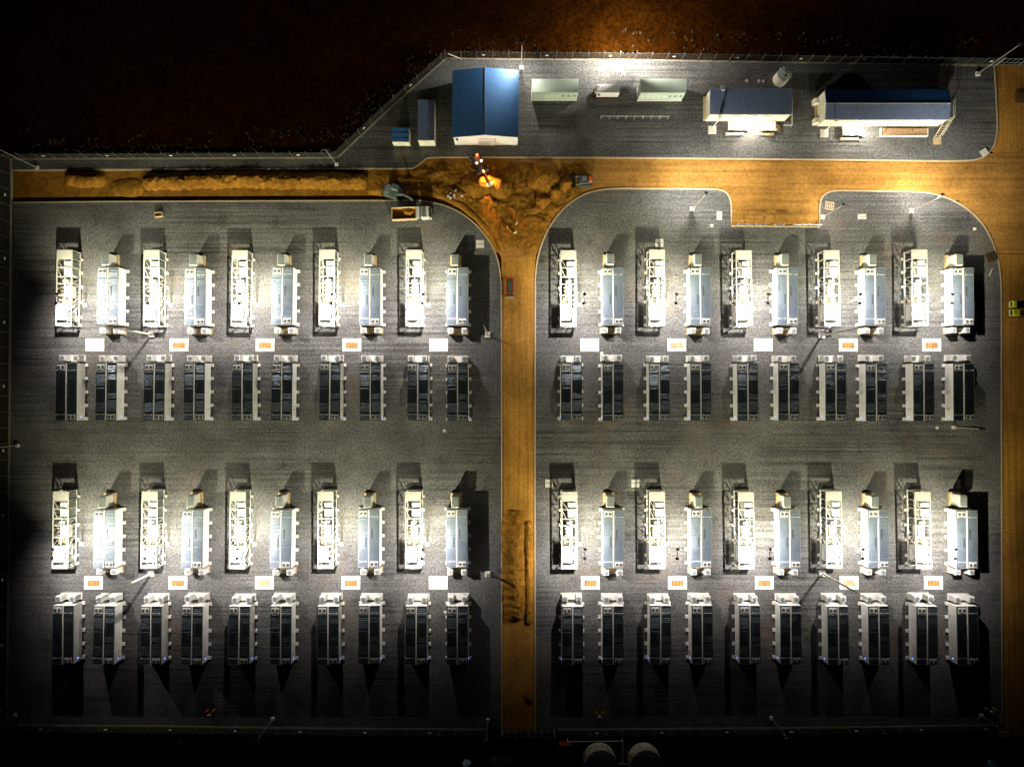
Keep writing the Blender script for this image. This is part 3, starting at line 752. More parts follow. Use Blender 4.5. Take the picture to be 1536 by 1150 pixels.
# guard rail in front
def guard_rail(label, pa, pb, n, h, mat, gaps=None, cap='yellow'):
    a, b = Vector(XY(*pa)), Vector(XY(*pb)); d = b-a
    r_ = thing('guard_rail', label, 'guard rail', (a.x, a.y, 0), math.atan2(d.y, d.x)); L = d.length
    for k in range(n):
        x = L*k/(n-1)
        q = MB(); q.tube((x,0,-.2),(x,0,h),.11,n=8); po = q.build('post', mat, r_)
        q = MB(); q.tube((x,0,h),(x,0,h+.06),.13,n=8); q.build('cap', cap, po)
    for k in range(n-1):
        if gaps and k in gaps: continue
        xa, xb = L*k/(n-1)+.1, L*(k+1)/(n-1)-.1
        q = MB(); q.bar((xa,0,h-.2),(xb,0,h-.2+(-.25 if gaps and k in (3,6) else 0)),.2); q.build('rail', mat, r_)
guard_rail('low dark guard rail of nine yellow capped posts below the generator', (901,178), (1001,178.5), 9, 1.5, 'galv')
guard_rail('row of ten pale capped posts with broken rails along the dirt bay', (1104,339), (1227,340), 10, 1.7, 'galv', {3, 5}, 'white')

# control buildings
def control_building(label, px0, px1, pyf, D, h, gable, louvres, name='control_building'):
    xa = P(px0, pyf).x; xb = P(px1, pyf).x; yf = P(768, pyf).y; hw = (xb-xa)/2
    r_ = thing(name, label, 'building', ((xa+xb)/2, yf, 0), 0, 'control buildings at the top of the site')
    q = MB(); q.box(-hw-.35, hw, .3, D+.2, 0, .5); q.build('plinth', 'tan', r_)
    q = MB(); q.box(-hw, hw, 0, D, .5, h-.12); q.build('wall', 'cream', r_)
    if gable:
        top = h+.5
        q = MB()
        for s in (-1, 1): q.prism([(0,h-.12),(D,h-.12),(D/2,top-.14)], -.04, .04); 
        q.v = [(s_[2]+(-hw+.05 if i < len(q.v)//2 else hw-.05), s_[0], s_[1]) for i, s_ in enumerate(q.v)]
        q.build('gable', 'cream', r_)
        ribbed(-hw-.12, hw+.12, -.15, D/2-.02, lambda x, y: h+(top-h)*y/(D/2), .36, 'y', 'blue2', 'roof_slope', r_, .13, .11)
        ribbed(-hw-.12, hw+.12, D/2+.02, D+.15, lambda x, y: h+(top-h)*(D-y)/(D/2), .36, 'y', 'navyroof', 'roof_slope', r_, .1, .05)
        q = MB(); q.box(-hw-.12, hw+.12, D/2-.1, D/2+.1, top-.02, top+.08); q.build('ridge_cap', 'ridge', r_)
    else:
        ribbed(-hw-.12, hw+.12, -.15, D+.15, lambda x, y: h+.02*y, .36, 'y', 'blue2', 'roof', r_, .14, .13)
        q = MB(); q.box(-hw+2.1, -hw+2.9, D-.4, D+.6, h+.2, h+.7); q.build('roof_vent', 'galv', r_)
    q = MB(); q.box(-hw-.1, hw+.1, -.24, -.16, h-.2, h-.02); q.build('gutter', 'cream', r_)
    for x, w_, z in louvres:
        q = MB(); q.box(x-w_/2, x+w_/2, -.05, 0, z, z+.6); q.build('louvre', 'tan', r_)
    return r_, hw
b1, hw1 = control_building('shorter control building with grey blue flat roof beside the silver tank', 1057, 1175, 183.5, 5.2, 4.4, False, [(-2.7,2.0,3.3),(4.0,1.6,3.3)])
b2, hw2 = control_building('longest control building with two tone blue pitched roof', 1224.5, 1404, 191, 6.1, 4.4, True, [(-7.3,1.6,3.5),(1.1,.5,3.4),(2.6,.5,3.4)])
def wall_lamp(parent, x, z, watts):
    q = MB(); q.cbox(x-.3, x+.3, -.35, -.05, z, z+.25, .05); hd = q.build('wall_lamp', 'white', parent)
    q = MB(); q.box(x-.24, x+.24, -.42, -.35, z, z+.2); q.build('lens', 'lamp', hd)
    spot(parent, (x, -.62, z-.05), (R(-22), 0, 0), watts, 172, .6, (1,.95,.82), .1)
wall_lamp(b1, 1.2, 3.5, 6500); wall_lamp(b2, -4.0, 3.6, 6500)
for b, xs in ((b1, (-2.6, 3.6)), (b2, (-5.4, 1.6, 8.6))):
    for x in xs:
        q = MB(); q.box(x-.6, x+.6, -.05, 0, .9, 3.1); d = q.build('door', 'white', b)
        q = MB(); q.box(x+.35, x+.45, -.1, -.05, 1.8, 2.0); q.build('handle', 'dark', d)
for b, hw, zs in ((b1, hw1, 1), (b2, hw2, 2)):
    for x in (-hw+1.2, -hw+2.6)[:zs]:
        pass
# side units on the left wall of the long building
for y in (.4, 4.6):
    q = MB(); q.cbox(-hw2-.95, -hw2-.02, y, y+1.1, .0, 1.6, .05); o = q.build('air_conditioner', 'cream', b2)
# entrance platforms
def platform(label, pa, pb, z, floor, rails, steps, base):
    (xa, yb), (xb, ya) = XY(*pa), XY(*pb); cx, cy = (xa+xb)/2, (ya+yb)/2; hx, hy = (xb-xa)/2, (yb-ya)/2
    r_ = thing('entrance_platform', label, 'platform', (cx, cy, 0))
    q = MB(); q.box(-hx, hx, -hy, hy, z-.12, z); q.build('deck', floor, r_)
    q = MB()
    for sx in (-1, 1):
        for sy in (-1, 1): q.box(sx*(hx-.1)-.07, sx*(hx-.1)+.07, sy*(hy-.1)-.07, sy*(hy-.1)+.07, 0, z-.12)
    q.build('leg', 'galv', r_)
    q = MB()
    for zz in (z+.5, z+1.0):
        q.bar((-hx,-hy,zz),(hx,-hy,zz),.06)
        q.bar((-hx,-hy,zz),(-hx,hy,zz),.06)
        if not rails: q.bar((hx,-hy,zz),(hx,hy,zz),.06)
    n = 5
    for k in range(n+1): x = -hx+2*hx*k/n; q.bar((x,-hy,z),(x,-hy,z+1.02),.06)
    q.build('railing', 'white', r_)
    q = MB(); sx0 = hx+.02
    for k in range(4): q.box(sx0+k*.32, sx0+k*.32+.34, -hy, -hy+1.4, z-.3-.24*k, z-.16-.24*k)
    q.build('step', steps, r_)
    q = MB(); q.box(-hx-.25, hx*.9, -hy-.75, -hy-.25, 0, .4); q.build('kerb_block', base, r_)
    return r_
platform('white railed platform under the lamp of the shorter building', (1090,184.5), (1116,198), 1.0, 'white', True, 'slab', 'conc')
platform('grey green railed platform with brown steps on the shorter building', (1139,184.5), (1161,198.5), 1.0, 'mint', True, 'brown', 'tan')
platform('white railed platform under the lamp of the longest building', (1261,192), (1288,205.5), 1.0, 'white', True, 'slab', 'tan')
(xa, yb), (xb, ya) = XY(1319,194), XY(1389.5,206)
r_ = thing('timber_ramp', 'long brown timber ramp with pale edges along the longest building', 'ramp', ((xa+xb)/2, (ya+yb)/2, 0))
hx, hy = (xb-xa)/2, (yb-ya)/2
q = MB(); q.box(-hx+.15, hx-.15, -hy+.15, hy, .3, .5); q.build('floor', 'brown', r_)
q = MB(); q.box(-hx, hx, -hy, -hy+.15, 0, .75); q.box(-hx, -hx+.15, -hy+.15, hy, 0, .75); q.box(hx-.15, hx, -hy+.15, hy, 0, .75); q.build('edging', 'cream', r_)
for x in (-hx*.8, hx*.35):
    q = MB(); q.bar((x,hy-.5,.5),(x,hy-.1,1.5),.1); q.build('prop', 'dark', r_)
a = XY(1405,206); r_ = thing('side_stair', 'open ladder stair on the right end of the longest building', 'stair', (a[0], a[1], 0))
q = MB()
for s in (-.55, .55): q.bar((s,0,.2),(s+1.0,3.2,2.6),.1)
q.build('stringer', 'cream', r_)
q = MB()
for k in range(8): t = (k+.5)/8; q.box(-.5+t, .5+t, 3.2*t-.1, 3.2*t+.1, .2+2.4*t, .26+2.4*t)
q.build('tread', 'tan', r_)
q = MB()
for zz in (.6, 1.1): q.bar((.6,0,.2+zz),(1.65,3.2,2.6+zz),.06); q.bar((1.65,3.2,2.6+zz),(1.65,6.8,2.6+zz),.06)
for k in range(7): q.bar((.6+k*.175,k*.53,.2+k*.4),(.6+k*.175,k*.53,1.35+k*.4),.05)
q.build('handrail', 'cream', r_)
q = MB(); q.box(-.8,.85,-1.6,0,0,.2); q.build('landing', 'tan', r_)
a = XY(1186, 175); r_ = thing('side_railing', 'thin railing around the right end of the shorter building', 'railing', (a[0], a[1], 0))
q = MB()
for zz in (.5, 1.0): q.bar((0,-2.2,zz),(0,3.6,zz),.06); q.bar((-1.8,-2.2,zz),(0,-2.2,zz),.06)
q.build('rail', 'cream', r_)
q = MB()
for y in (-2.2,-.8,.6,2.0,3.5): q.bar((0,y,0),(0,y,1.02),.06)
q.build('post', 'cream', r_)
for lb, bx, by in (('camera pole on a white block by the left end of the shorter building', 1068, 195.5), ('camera pole on a white block by the left end of the longest building', 1236, 200.5)):
    c = P(bx, by); r_ = thing('camera_pole', lb, 'camera pole', (c.x, c.y, 0), 0, 'camera poles')
    q = MB(); q.cbox(-.85,.85,-.85,.85,0,.3,.05); q.build('base', 'slab', r_)
    q = MB(); q.tube((.2,.6,.3),(.2,.6,6.2),.13,.1,8); q.build('pole', 'white', r_)
    q = MB(); q.box(-.1,.5,.35,.85,5.0,5.6); q.build('camera', 'cream', r_)
# silver tank
c = P(1169.3, 120.3); r_ = thing('water_tank', 'round silver tank with a ribbed cone roof behind the shorter building', 'tank', (c.x, c.y, 0))
q = MB(); q.lathe([(1.5,0),(1.5,2.75)], n=40); q.build('shell', 'cream', r_, False)
q = MB(); n = 24; v = [(0,0,3.25)]; f = []
for i in range(n*2):
    t = math.pi*i/n; rr = 1.56; v.append((rr*math.cos(t), rr*math.sin(t), 2.76+(.14 if i % 4 < 2 else 0)))
for i in range(n*2): f.append((0, 1+i, 1+(i+1)%(n*2)))
q.add(v, f); q.build('roof', 'mint', r_)
q = MB(); q.box(-.14,.14,-1.75,-1.5,.1,2.9); q.build('ladder', 'ridge', r_)
q = MB(); q.tube((.1,-.5,3.0),(.1,-.5,3.3),.22,n=12); q.build('manhole', 'dark', r_)
# two big tanks at the bottom
for lb, bx in (('left of two big round tanks at the bottom edge', 901), ('right of two big round tanks at the bottom edge', 968)):
    c = P(bx-2, 1139); r_ = thing('fire_water_tank', lb, 'tank', (c.x, c.y, -.2), 0, 'round tanks at the bottom edge')
    q = MB(); q.lathe([(3.4,-.3),(3.4,3.0)], n=48); q.build('shell', 'tank', r_)
    q = MB(); q.lathe([(3.46,3.0),(3.46,3.08),(2.2,3.35),(.1,3.6)], n=48); q.build('roof', 'tankroof', r_)
    q = MB()
    for k in range(8): t = 2*math.pi*k/8+.3; q.box(3.39*math.cos(t)-.05,3.39*math.cos(t)+.07,3.39*math.sin(t)-.05,3.39*math.sin(t)+.07,0,3.0)
    q.build('seam', 'tan', r_)
    q = MB(); q.box(-2.6,-1.6,1.6,2.6,3.1,3.6); q.build('hatch', 'tankroof', r_)
    q = MB()
    for s in (-.3,.3): q.bar((-3.5,1.6+s,0),(-2.9,1.6+s,3.5),.08)
    for k in range(7): q.bar((-3.46+k*.08,1.3,.4+k*.45),(-3.46+k*.08,1.9,.4+k*.45),.06)
    q.build('ladder', 'tan', r_)
a, b2_, c2 = P(851,1108), P(933,1107.5), P(933,1141)
q = MB(); q.tube((a.x,a.y-.9,1.0),(a.x,a.y,1.0),.11,n=8); q.tube((a.x,a.y,1.0),(b2_.x,b2_.y,1.0),.11,n=8); q.tube((b2_.x,b2_.y,1.0),(c2.x,c2.y,1.0),.11,n=8); q.tube((c2.x-1,c2.y,1.0),(c2.x+1.4,c2.y,1.0),.12,n=8)
for p in (a, b2_, c2): q.tube((p.x,p.y,-.5),(p.x,p.y,1.0),.08,n=8)
tag(q.build('water_pipe', 'conc'), 'white water pipe from the red box to the round tanks', 'pipe')
(xa, yb), (xb, ya) = XY(839,1112.5), XY(857,1119)
r_ = thing('hose_cabinet', 'red cabinet at the end of the white pipe below the fence', 'cabinet', ((xa+xb)/2, (ya+yb)/2, -.5))
hx, hy = (xb-xa)/2, (yb-ya)/2
q = MB(); q.cbox(-hx,hx,-hy,hy,.1,1.7,.06); q.build('housing', 'red', r_)
q = MB(); q.box(-hx-.08,hx+.08,hy-.12,hy+.1,1.7,1.8); q.build('lid', 'tan', r_)
q = MB(); q.box(-.03,.03,-hy-.05,-hy,.3,1.5); q.build('door_handle', 'dark', r_)

# orange bollard pairs with a valve between
for lb, p0, p1, pv in (('bottom left', (313,1063), (322.5,1063), (314.5,1070.5)), ('bottom middle', (894,1066.5), (904.5,1066.5), (899.5,1073)), ('bottom right', (1475,1059.5), (1489,1061), (1485.5,1065.5))):
    for k, p in enumerate((p0, p1)):
        c = P(*p); o = MB().tube((0,0,0),(0,0,1.3),.11,n=10).build('bollard', 'orange' if lb != 'bottom right' else 'tan'); o.location = (c.x, c.y, 0)
        tag(o, f'{"left" if k == 0 else "right"} one of two slim bollards guarding the valve, {lb} of yard', 'bollard', 'bollards guarding valves')
    c = P(*pv); q = MB(); q.lathe([(.16,0),(.16,.5),(.28,.5),(.28,.62),(.12,.7)], n=12); q.bar((-.42,0,.5),(.42,0,.5),.16)
    o = q.build('hydrant', 'white'); o.location = (c.x, c.y, 0)
    tag(o, f'small white valve between two slim bollards, {lb} of yard', 'valve', 'white valves between bollards')

# ------------------------------------------------------------------ small items on the gravel
def lid(label, bx, by, sx, sy, rz=0, h=.12, mat='slab', name='access_cover', tri=True):
    c = P(bx, by); r_ = thing(name, label, 'cover', (c.x, c.y, 0), R(rz))
    q = MB(); q.cbox(-sx/2,sx/2,-sy/2,sy/2,0,h,.03); q.build('plate', mat, r_)
    q = MB(); q.box(-sx/2+.15,sx/2-.15,-.05,.05,h,h+.06); q.box(-.12,.12,-sy/2+.1,-sy/2+.22,h,h+.06); q.build('handle', 'grille', r_)
lid('white rectangular cover standing left of the dirt bay', 1079, 323.5, 1.1, 1.8)
lid('white rectangular cover lying right of the dirt bay', 1293, 325, 1.8, 1.1)
lid('pale square cover near the second skid, top row of right yard', 989, 364.5, 1.7, 1.7)
lid('pale square cover by the fifth cooling unit, top row, left yard', 720, 366, 1.7, 1.7)
lid('pale square cover left of the third row of right yard', 823.5, 724.5, 1.6, 1.7)
lid('pale square cover above the second skid, third row, right yard', 953, 724.5, 1.7, 1.7)
def crate(label, bx, by, s, rz, mat, name='pallet'):
    c = P(bx, by); r_ = thing(name, label, 'pallet', (c.x, c.y, 0), R(rz), 'pallets lying about the site')
    q = MB()
    for k in range(5): x = -s/2+s*k/4; q.box(x-.1,x+.1,-s/2,s/2,.22,.3)
    q.build('slats', mat, r_)
    q = MB()
    for y in (-s/2+.08, 0, s/2-.08): q.box(-s/2,s/2,y-.08,y+.08,.05,.22)
    q.build('bearers', mat, r_)
crate('timber pallet beside the light post at the dirt bay', 1243.5, 309, 1.7, -8, 'tan')
crate('dark rusty grating leaning by the right kerb of right yard', 1485.5, 386, 1.9, 20, 'rust')
crate('pale pallet in the rounded bottom right corner of the top yard', 1475, 229, 1.3, 35, 'conc')
crate('dark framed pallet on the right hand road near the top gate', 1530, 147, 2.3, 0, 'rust')
c = P(240, 323); r_ = thing('tool_chest', 'small open wooden crate standing above the second skid', 'crate', (c.x, c.y, 0), R(8))
q = MB(); q.box(-.8,.8,-.5,.5,.1,.22); q.build('floor', 'brown', r_)
q = MB(); q.box(-.8,.8,-.5,-.42,.22,.9); q.box(-.8,.8,.42,.5,.22,.9); q.box(-.8,-.72,-.42,.42,.22,.9); q.box(.72,.8,-.42,.42,.22,.9); q.build('sides', 'tan', r_)
for lb, bx, by in (('tiny ring cover near the left cooling unit, dirt bay side', 1067.5, 338.5), ('tiny ring cover near the right kerb bend', 1461.5, 343.5), ('tiny ring cover at the end of left yard second row', 666.5, 646),
                   ('tiny ring cover by the first dark container, right yard', 902.5, 530), ('tiny ring cover below the last container, right yard', 1405.5, 641.5), ('tiny ring cover by the bottom rightmost container of left yard', 668, 917.5),
                   ('first tiny ring behind the shorter building', 1120, 121.5), ('second tiny ring behind the shorter building', 1138, 122), ('third tiny ring behind the shorter building', 1145, 122)):
    c = P(bx, by); q = MB(); q.lathe([(.34,0),(.34,.14),(.2,.14),(.2,.06)], n=16); o = q.build('manhole_ring', 'conc'); o.location = (c.x, c.y, 0)
    tag(o, lb, 'manhole', 'manhole rings')
c = P(1453, 640.8); q = MB(); q.bar((-3,0,.1),(2.8,-.4,.1),.12); o = q.build('loose_bar', 'conc'); o.location = (c.x, c.y, 0)
tag(o, 'thin pale bar lying below the rightmost container, second row, right yard', 'bar')
c = P(1075+415, 408); q = MB(); q.bar((-.35,-.8,.08),(.35,.8,.08),.12); o = q.build('loose_bar', 'conc'); o.location = (c.x-.6, c.y, 0)
tag(o, 'short pale bar on the gravel below the rusty grating', 'bar')
# bundles at the bottom edge
def bundle(label, bx, by, s, mat, seed, tall=1.5):
    c = P(bx, by); q = MB(); n, k = 22, 12; v = []; f = []
    for j in range(k+1):
        a = math.pi*.5*j/k
        for i in range(n):
            t = 2*math.pi*i/n; rr = s*math.cos(a)*(1+.3*noise.noise(Vector((math.cos(t)*1.5, math.sin(t)*1.5, seed+j*.15))))
            v.append((rr*math.cos(t), rr*.85*math.sin(t), tall*math.sin(a)*(1+.15*noise.noise(Vector((t, a*2, seed))))))
    for j in range(k):
        for i in range(n): f.append((j*n+i, j*n+(i+1)%n, (j+1)*n+(i+1)%n, (j+1)*n+i))
    q.add(v, f); o = q.build('tarp_bundle', mat, smooth=True); o.location = (c.x, c.y, -.6)
    return tag(o, label, 'bundle')
bundle('pale blue crumpled bundle at the bottom edge left of the gate', 700, 1146, .85, 'bluetarp', 2)
bundle('dark blue rounded cover in the bottom right corner', 1490, 1149, 1.3, 'blue', 6)
# dry shrub
c = P(752, 1143); r_ = thing('dry_shrub', 'pale dry shrub at the bottom edge below the gate', 'shrub', (c.x, c.y, -.6))
q = MB(); rs = random.Random(3)
for k in range(700):
    a = rs.random()*6.28; rr = 2.4*math.sqrt(rs.random()); p = Vector((rr*math.cos(a)*1.0, rr*math.sin(a)*.6, .2+1.1*rs.random()*(1-rr/3.2)))
    d = Vector((rs.uniform(-1,1), rs.uniform(-1,1), rs.uniform(-.4,1))).normalized()*.13; e = d.cross(Vector((rs.uniform(-1,1),rs.uniform(-1,1),.3))).normalized()*.07
    q.add([p-d-e, p+d-e, p+d+e, p-d+e], [(0,1,2,3)])
q.build('leaves', 'leaf', r_)
q = MB()
for k in range(14): a = rs.random()*6.28; q.bar((0,0,0), (1.6*math.cos(a), 1.0*math.sin(a), .9), .05)
q.build('twigs', 'brown', r_)

# ------------------------------------------------------------------ machines
def wheel(parent, x, y, z, r, wd):
    q = MB(); q.tube((x, y-wd/2, z), (x, y+wd/2, z), r, n=20); t = q.build('wheel', 'tyre', parent)
    q = MB(); q.tube((x, y-wd/2-.03, z), (x, y+wd/2+.03, z), r*.5, n=12); q.build('rim', 'galv', t)
c = P(619, 323.5); r_ = thing('dump_truck', 'white cab dump truck with an open tan bed half full of soil', 'truck', (c.x, c.y, 0), R(2))
for x in (-3.0, -1.7, 2.6):
    for y in (-1.0, 1.0): wheel(r_, x, y, .5, .5, .35)
q = MB(); q.box(-4.0, 3.8, -.5, .5, .55, .85); q.build('chassis', 'dark', r_)
q = MB(); q.box(-4.2,1.1,-1.3,1.3,.9,1.05); q.box(-4.2,1.1,-1.3,-1.18,1.05,2.3); q.box(-4.2,1.1,1.18,1.3,1.05,2.3); q.box(-4.2,-4.08,-1.18,1.18,1.05,2.3); q.box(.98,1.1,-1.18,1.18,1.05,2.5); q.build('cargo_bed', 'tan', r_)
q = MB(); q.box(1.12,1.75,-1.3,1.3,1.9,2.4); q.build('headboard', 'white', r_)
q = MB(); v=[]; f=[]
for j in range(9):
    for i in range(19):
        x=-4.05+i*5.0/18; y=-1.15+j*2.3/8; v.append((x,y,1.15+.9*max(0,1-((x+.6)/1.6)**2-(y/1.2)**2)+.25*max(0, (y+.3))+.1*noise.noise(Vector((x*2,y*2,4)))))
for j in range(8):
    for i in range(18): a=j*19+i; f.append((a,a+1,a+20,a+19))
q.add(v,f); q.build('soil_load', 'berm', r_, True)
q = MB(); q.add([(2.1,-1.2,.8),(4.2,-1.2,.8),(4.2,1.2,.8),(2.1,1.2,.8),(2.1,-1.2,2.7),(3.7,-1.15,2.7),(3.7,1.15,2.7),(2.1,1.2,2.7),(4.25,-1.15,1.7),(4.25,1.15,1.7)],
      [(3,2,1,0),(4,5,6,7),(0,1,8,5,4),(2,3,7,6,9),(3,0,4,7),(1,2,9,8),(8,9,6,5)]); cb = q.build('cab', 'white', r_)
q = MB()
for k in range(8): y = -1.0+k*.285; q.box(2.2,3.2,y-.05,y+.05,2.7,2.78)
q.build('roof_rib', 'grille', cb)
q = MB(); q.add([(4.22,-1.0,1.85),(4.22,1.0,1.85),(3.79,1.0,2.64),(3.79,-1.0,2.64)], [(0,1,2,3)]); q.build('windscreen', 'glass', cb)
for s in (-1,1):
    q = MB(); q.box(4.2,4.3,s*.85-.18,s*.85+.18,.95,1.2); q.build('headlight', 'white', r_)
    q = MB(); q.box(3.8,3.95,s*1.3-.12,s*1.3+.12,1.7,2.3); q.build('mirror', 'dark', r_)
# excavator by the truck
c = P(592, 290); r_ = thing('excavator', 'grey green excavator reaching towards the dump truck', 'excavator', (c.x, c.y, -.3), R(-20))
for s in (-1,1):
    q = MB(); q.cbox(-2.0,2.0,s*1.1-.3,s*1.1+.3,0,.85,.2); q.build('track', 'dark', r_)
q = MB(); q.prism([(-2.2,-.9),(-1.8,-1.3),(1.1,-1.3),(1.1,1.3),(-1.8,1.3),(-2.2,.9)],.95,2.0); q.build('house', 'teal', r_)
q = MB(); q.cbox(-.5,1.15,.1,1.28,2.0,3.0,.12); cb = q.build('cab', 'teal', r_)
q = MB(); q.box(1.15,1.2,.2,1.2,2.0,2.8); q.build('window', 'glass', cb)
q = MB(); q.box(-1.7,-.7,-.9,.9,2.0,2.3); q.build('engine_cover', 'grille', r_)
q = MB(); q.bar((.9,-.35,1.8),(2.6,-.45,4.0),.42,.5); q.bar((2.6,-.45,4.0),(4.2,-.5,3.4),.36,.45); q.build('boom', 'teal', r_)
q = MB(); q.bar((4.2,-.5,3.4),(4.6,-.5,1.9),.3,.35); q.build('stick', 'teal', r_)
q = MB(); q.add([(4.2,-.9,1.9),(5.0,-.9,1.9),(4.7,-.9,1.2),(4.2,-.1,1.9),(5.0,-.1,1.9),(4.7,-.1,1.2)], [(0,1,2),(5,4,3),(0,3,4,1),(1,4,5,2),(2,5,3,0)]); q.build('bucket', 'teal', r_)
# digger with red beacon
c = P(718, 247); r_ = thing('backhoe_digger', 'dark digger with glowing red beacon and work lamps facing the mounds', 'digger', (c.x, c.y, -.05), R(-63))
for x, rr in ((-1.5,.75),(1.3,.55)):
    for y in (-1.0,1.0): wheel(r_, x, y, rr, rr, .45)
q = MB(); q.cbox(-2.0,1.9,-.6,.6,.6,1.5,.1); q.build('chassis', 'dark', r_)
q = MB(); q.cbox(-1.2,.5,-.75,.75,1.5,2.9,.12); cb = q.build('cab', 'dark', r_)
q = MB(); q.box(.5,.54,-.65,.65,1.7,2.7); q.build('window', 'glass', cb)
q = MB(); q.box(-.9,.2,-.5,.5,2.9,2.95); q.build('roof', 'grille', cb)
q = MB(); q.tube((-1.0,.3,2.95),(-1.0,.3,3.25),.22,n=12); q.build('beacon', 'redlamp', r_)
for y in (-.55,.55):
    q = MB(); q.cbox(.35,.65,y-.18,y+.18,2.92,3.15,.05); q.build('work_lamp', 'warm', r_)
q = MB(); q.bar((1.9,0,1.2),(3.2,0,3.1),.3,.35); q.bar((3.2,0,3.1),(5.0,.1,2.2),.26,.3); q.build('boom', 'orange', r_)
q = MB(); q.box(4.9,5.6,-.6,.7,.9,1.6); q.bar((5.0,.1,2.2),(5.2,.1,1.5),.2); q.build('bucket', 'conc', r_)
q = MB(); q.box(1.95,2.25,-1.3,1.3,.2,.9); q.build('dozer_blade', 'galv', r_)
spot(r_, (1.0,0,3.0), (0, R(-64), 0), 14000, 62, .8, (1,.52,.2), .1)
lb_ = bpy.data.lights.new('beacon_glow', 'POINT'); lb_.energy = 60; lb_.color = (1,.12,.03); lb_.shadow_soft_size = .15
lo = bpy.data.objects.new('beacon_glow', lb_); C.objects.link(lo); lo.parent = r_; lo.location = (-1.0,.3,3.5)
# compact loader
c = P(875, 272.5); r_ = thing('compact_loader', 'black compact loader with shiny roof and a wide front blade', 'loader', (c.x, c.y, -.1), R(184))
for s in (-1,1):
    q = MB(); q.cbox(-1.6,1.2,s*.95-.25,s*.95+.25,0,.8,.15); q.build('track', 'dark', r_)
q = MB(); q.cbox(-1.9,1.1,-.7,.7,.5,1.5,.1); q.build('body', 'dark', r_)
q = MB(); q.cbox(-.9,.9,-.65,.65,1.5,2.4,.12); cb = q.build('cab', 'glass', r_)
q = MB(); q.box(-.5,.6,-.45,.45,2.4,2.46); q.build('roof', 'galv', cb)
q = MB(); q.cbox(-1.75,-1.0,-.6,.6,1.5,1.95,.08); q.build('engine_cover', 'orange', r_)
for s in (-1,1):
    q = MB(); q.bar((-1.5,s*.85,1.6),(1.3,s*.85,1.3),.16,.2); q.bar((1.3,s*.85,1.3),(1.9,s*.8,.5),.16,.2); q.build('lift_arm', 'galv', r_)
q = MB(); q.box(1.8,1.95,-1.35,1.35,.05,.95); q.box(1.95,2.6,-1.35,1.35,.02,.12); q.box(1.95,2.6,-1.35,-1.25,.12,.7); q.box(1.95,2.6,1.25,1.35,.12,.7); q.build('bucket', 'dark', r_)
for s in (-1,1):
    q = MB(); q.box(.9,.98,s*.4-.12,s*.4+.12,2.1,2.3); q.build('headlight', 'white', r_)
# orange cart on the middle road
c = P(764.5, 431); r_ = thing('orange_buggy', 'orange framed work cart with a dark roof on the middle road', 'work cart', (c.x, c.y, -.12))
for x in (-.85,.85):
    for y in (-1.3,1.3):
        q = MB(); q.tube((x-.14,y,.38),(x+.14,y,.38),.38,n=16); t = q.build('wheel', 'tyre', r_)
q = MB(); q.cbox(-.75,.75,-1.9,1.9,.4,.9,.08); q.build('chassis', 'dark', r_)
q = MB()
for s in (-1,1): q.bar((s*.82,-1.5,1.7),(s*.82,1.6,1.7),.3); q.bar((s*.82,-1.5,.6),(s*.82,-1.5,1.7),.12); q.bar((s*.82,1.6,.6),(s*.82,1.6,1.7),.12)
q.bar((-.82,1.6,1.7),(.82,1.6,1.7),.14); q.bar((-.82,-1.5,1.7),(.82,-1.5,1.7),.14); q.build('roll_frame', 'orange', r_)
q = MB(); q.prism([(-.5,-1.1),(-.3,-1.35),(.3,-1.35),(.5,-1.1),(.5,.9),(.3,1.25),(-.3,1.25),(-.5,.9)],1.5,1.78); q.build('roof', 'teal', r_)
q = MB(); q.box(-.9,.9,-2.45,-2.1,.1,.6); q.bar((0,-1.9,.6),(0,-2.2,.4),.3); q.build('rear_tray', 'tan', r_)
# lime yellow vehicle pair at the right edge
for lb, by, L in (('lime yellow truck with dark flat bed, upper one at the right edge', 457.5, 3.2), ('lime yellow truck with bright cab, lower one at the right edge', 470, 2.4)):
    c = P(1517, by); r_ = thing('work_truck', lb, 'truck', (c.x, c.y, -.12), math.pi, 'lime yellow trucks at the right edge')
    for x in (-3.6,.4):
        for y in (-.62,.62): wheel(r_, x, y, .36, .36, .25)
    q = MB(); q.box(-4.6,1.0,-.4,.4,.4,.6); q.build('chassis', 'dark', r_)
    up = by < 460
    q = MB(); q.cbox(-.7 if not up else .0, .9, -.68, .68, .6, 1.9, .14); cb = q.build('cab', 'yellow', r_)
    q = MB(); q.box(.9,.94,-.55,.55,1.1,1.7); q.build('windscreen', 'glass', cb)
    q = MB(); q.box(-4.6,-.9 if not up else -.3,-.7,.7,.62,.8); q.box(-4.6,-.9 if not up else -.3,-.7,-.62,.8,1.2); q.box(-4.6,-.9 if not up else -.3,.62,.7,.8,1.2); q.build('flat_bed', 'grille' if up else 'brown', r_)
    for s in (-1,1):
        q = MB(); q.tube((.92,s*.45,.85),(1.0,s*.45,.85),.16,n=12); q.build('headlight', 'white', r_)

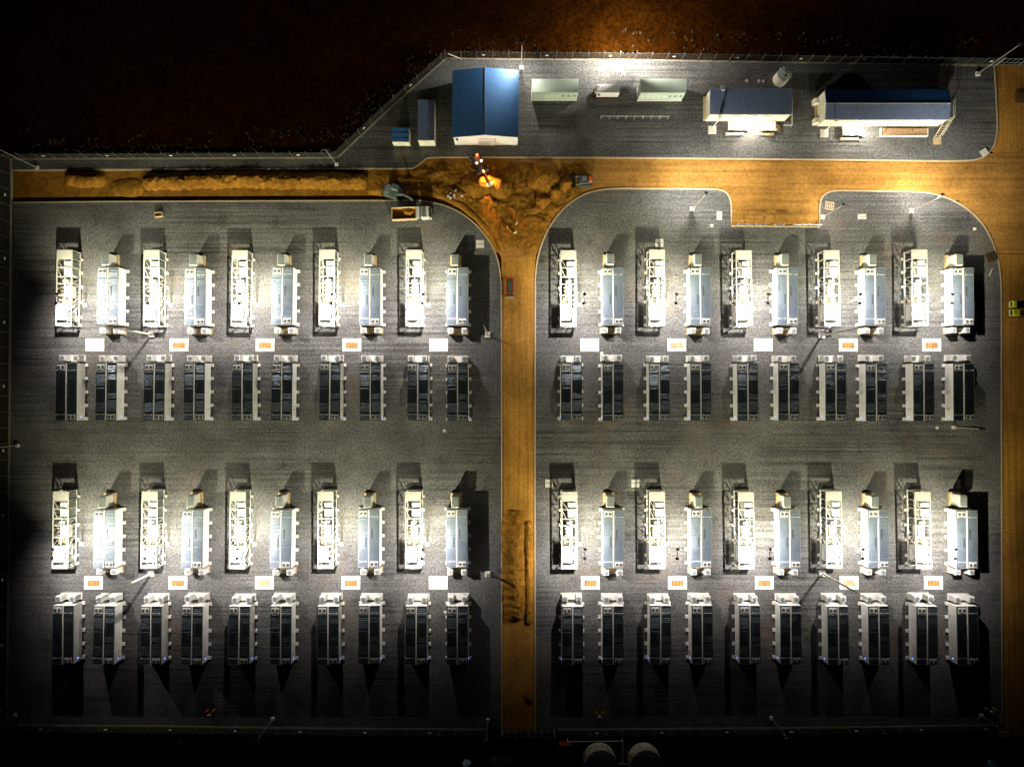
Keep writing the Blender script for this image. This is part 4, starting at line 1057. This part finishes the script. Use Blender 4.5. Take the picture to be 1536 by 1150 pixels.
# ------------------------------------------------------------------ people
def make_person(label, bx, by, rz, vest, hat, pose=0):
    c = P(bx, by); r_ = thing('person', label, 'person', (c.x, c.y, .0), R(rz), None); r_.scale = (1.08,)*3
    arm = .36 if pose == 0 else .46
    J = [(0,0,.95),(0,0,1.2),(0,.01,1.42),(0,.02,1.55),(0,.03,1.66),(0,.03,1.76),
         (-.1,0,.9),(-.11,.05,.5),(-.12,.0,.08),(-.12,.16,.05),(.1,0,.9),(.11,.0,.5),(.12,-.05,.08),(.12,.11,.05),
         (-.2,0,1.4),(-arm,.03,1.12),(-arm+.03,.2,.95),(-arm+.04,.27,.92),(.2,0,1.4),(arm,.03,1.12),(arm-.03,.2,.95),(arm-.04,.27,.92)]
    E = [(0,1),(1,2),(2,3),(3,4),(4,5),(0,6),(6,7),(7,8),(8,9),(0,10),(10,11),(11,12),(12,13),(2,14),(14,15),(15,16),(16,17),(2,18),(18,19),(19,20),(20,21)]
    rad = [.15,.16,.16,.06,.10,.08,.095,.075,.05,.045,.095,.075,.05,.045,.075,.05,.038,.04,.075,.05,.038,.04]
    me = bpy.data.meshes.new('t'); me.from_pydata(J, E, []); o = bpy.data.objects.new('t', me); C.objects.link(o)
    o.modifiers.new('s', 'SKIN')
    for i, sv in enumerate(me.skin_vertices[0].data): sv.radius = (rad[i], rad[i]*(.75 if i < 3 else 1)); sv.use_root = (i == 0)
    sb = o.modifiers.new('u', 'SUBSURF'); sb.levels = 1; sb.render_levels = 1
    dg = bpy.context.evaluated_depsgraph_get(); dg.update()
    m2 = bpy.data.meshes.new_from_object(o.evaluated_get(dg)); bpy.data.objects.remove(o)
    m2.materials.clear(); m2.materials.append(M['navy'])
    m2.name = 'body'; b = bpy.data.objects.new('body', m2); C.objects.link(b); b.parent = r_
    q = MB(); q.lathe([(.21,.92),(.22,1.15),(.235,1.35),(.2,1.47),(.1,1.52)], n=20); q.v = [(x*1.05, y*.78, z) for x,y,z in q.v]; q.build('jacket', vest, r_, True)
    for s in (-1,1):
        q = MB(); q.tube((s*.19,0,1.42),(s*arm,.03,1.10),.095,.075,10); q.build('sleeve', vest, r_, True)
    q = MB(); q.lathe([(.115,1.66),(.12,1.72),(.10,1.79),(.05,1.83)], (0,.03), 16); q.build('hard_hat', hat, r_, True)
    q = MB(); q.lathe([(.07,1.54),(.098,1.60),(.1,1.67)], (0,.03), 14); fc = q.build('face', 'skin', r_, True)
make_person('person in an orange jacket, left of the three by the soil heaps', 761, 343, -60, 'hv_orange', 'hv_orange')
make_person('person in a coral jacket, upper right of the three standing together', 775, 337.5, 60, 'hv_pink', 'white', 1)
make_person('person in a pale yellow jacket, lowest of the three standing together', 773.5, 351, 20, 'hv_yellow', 'hv_yellow', 1)
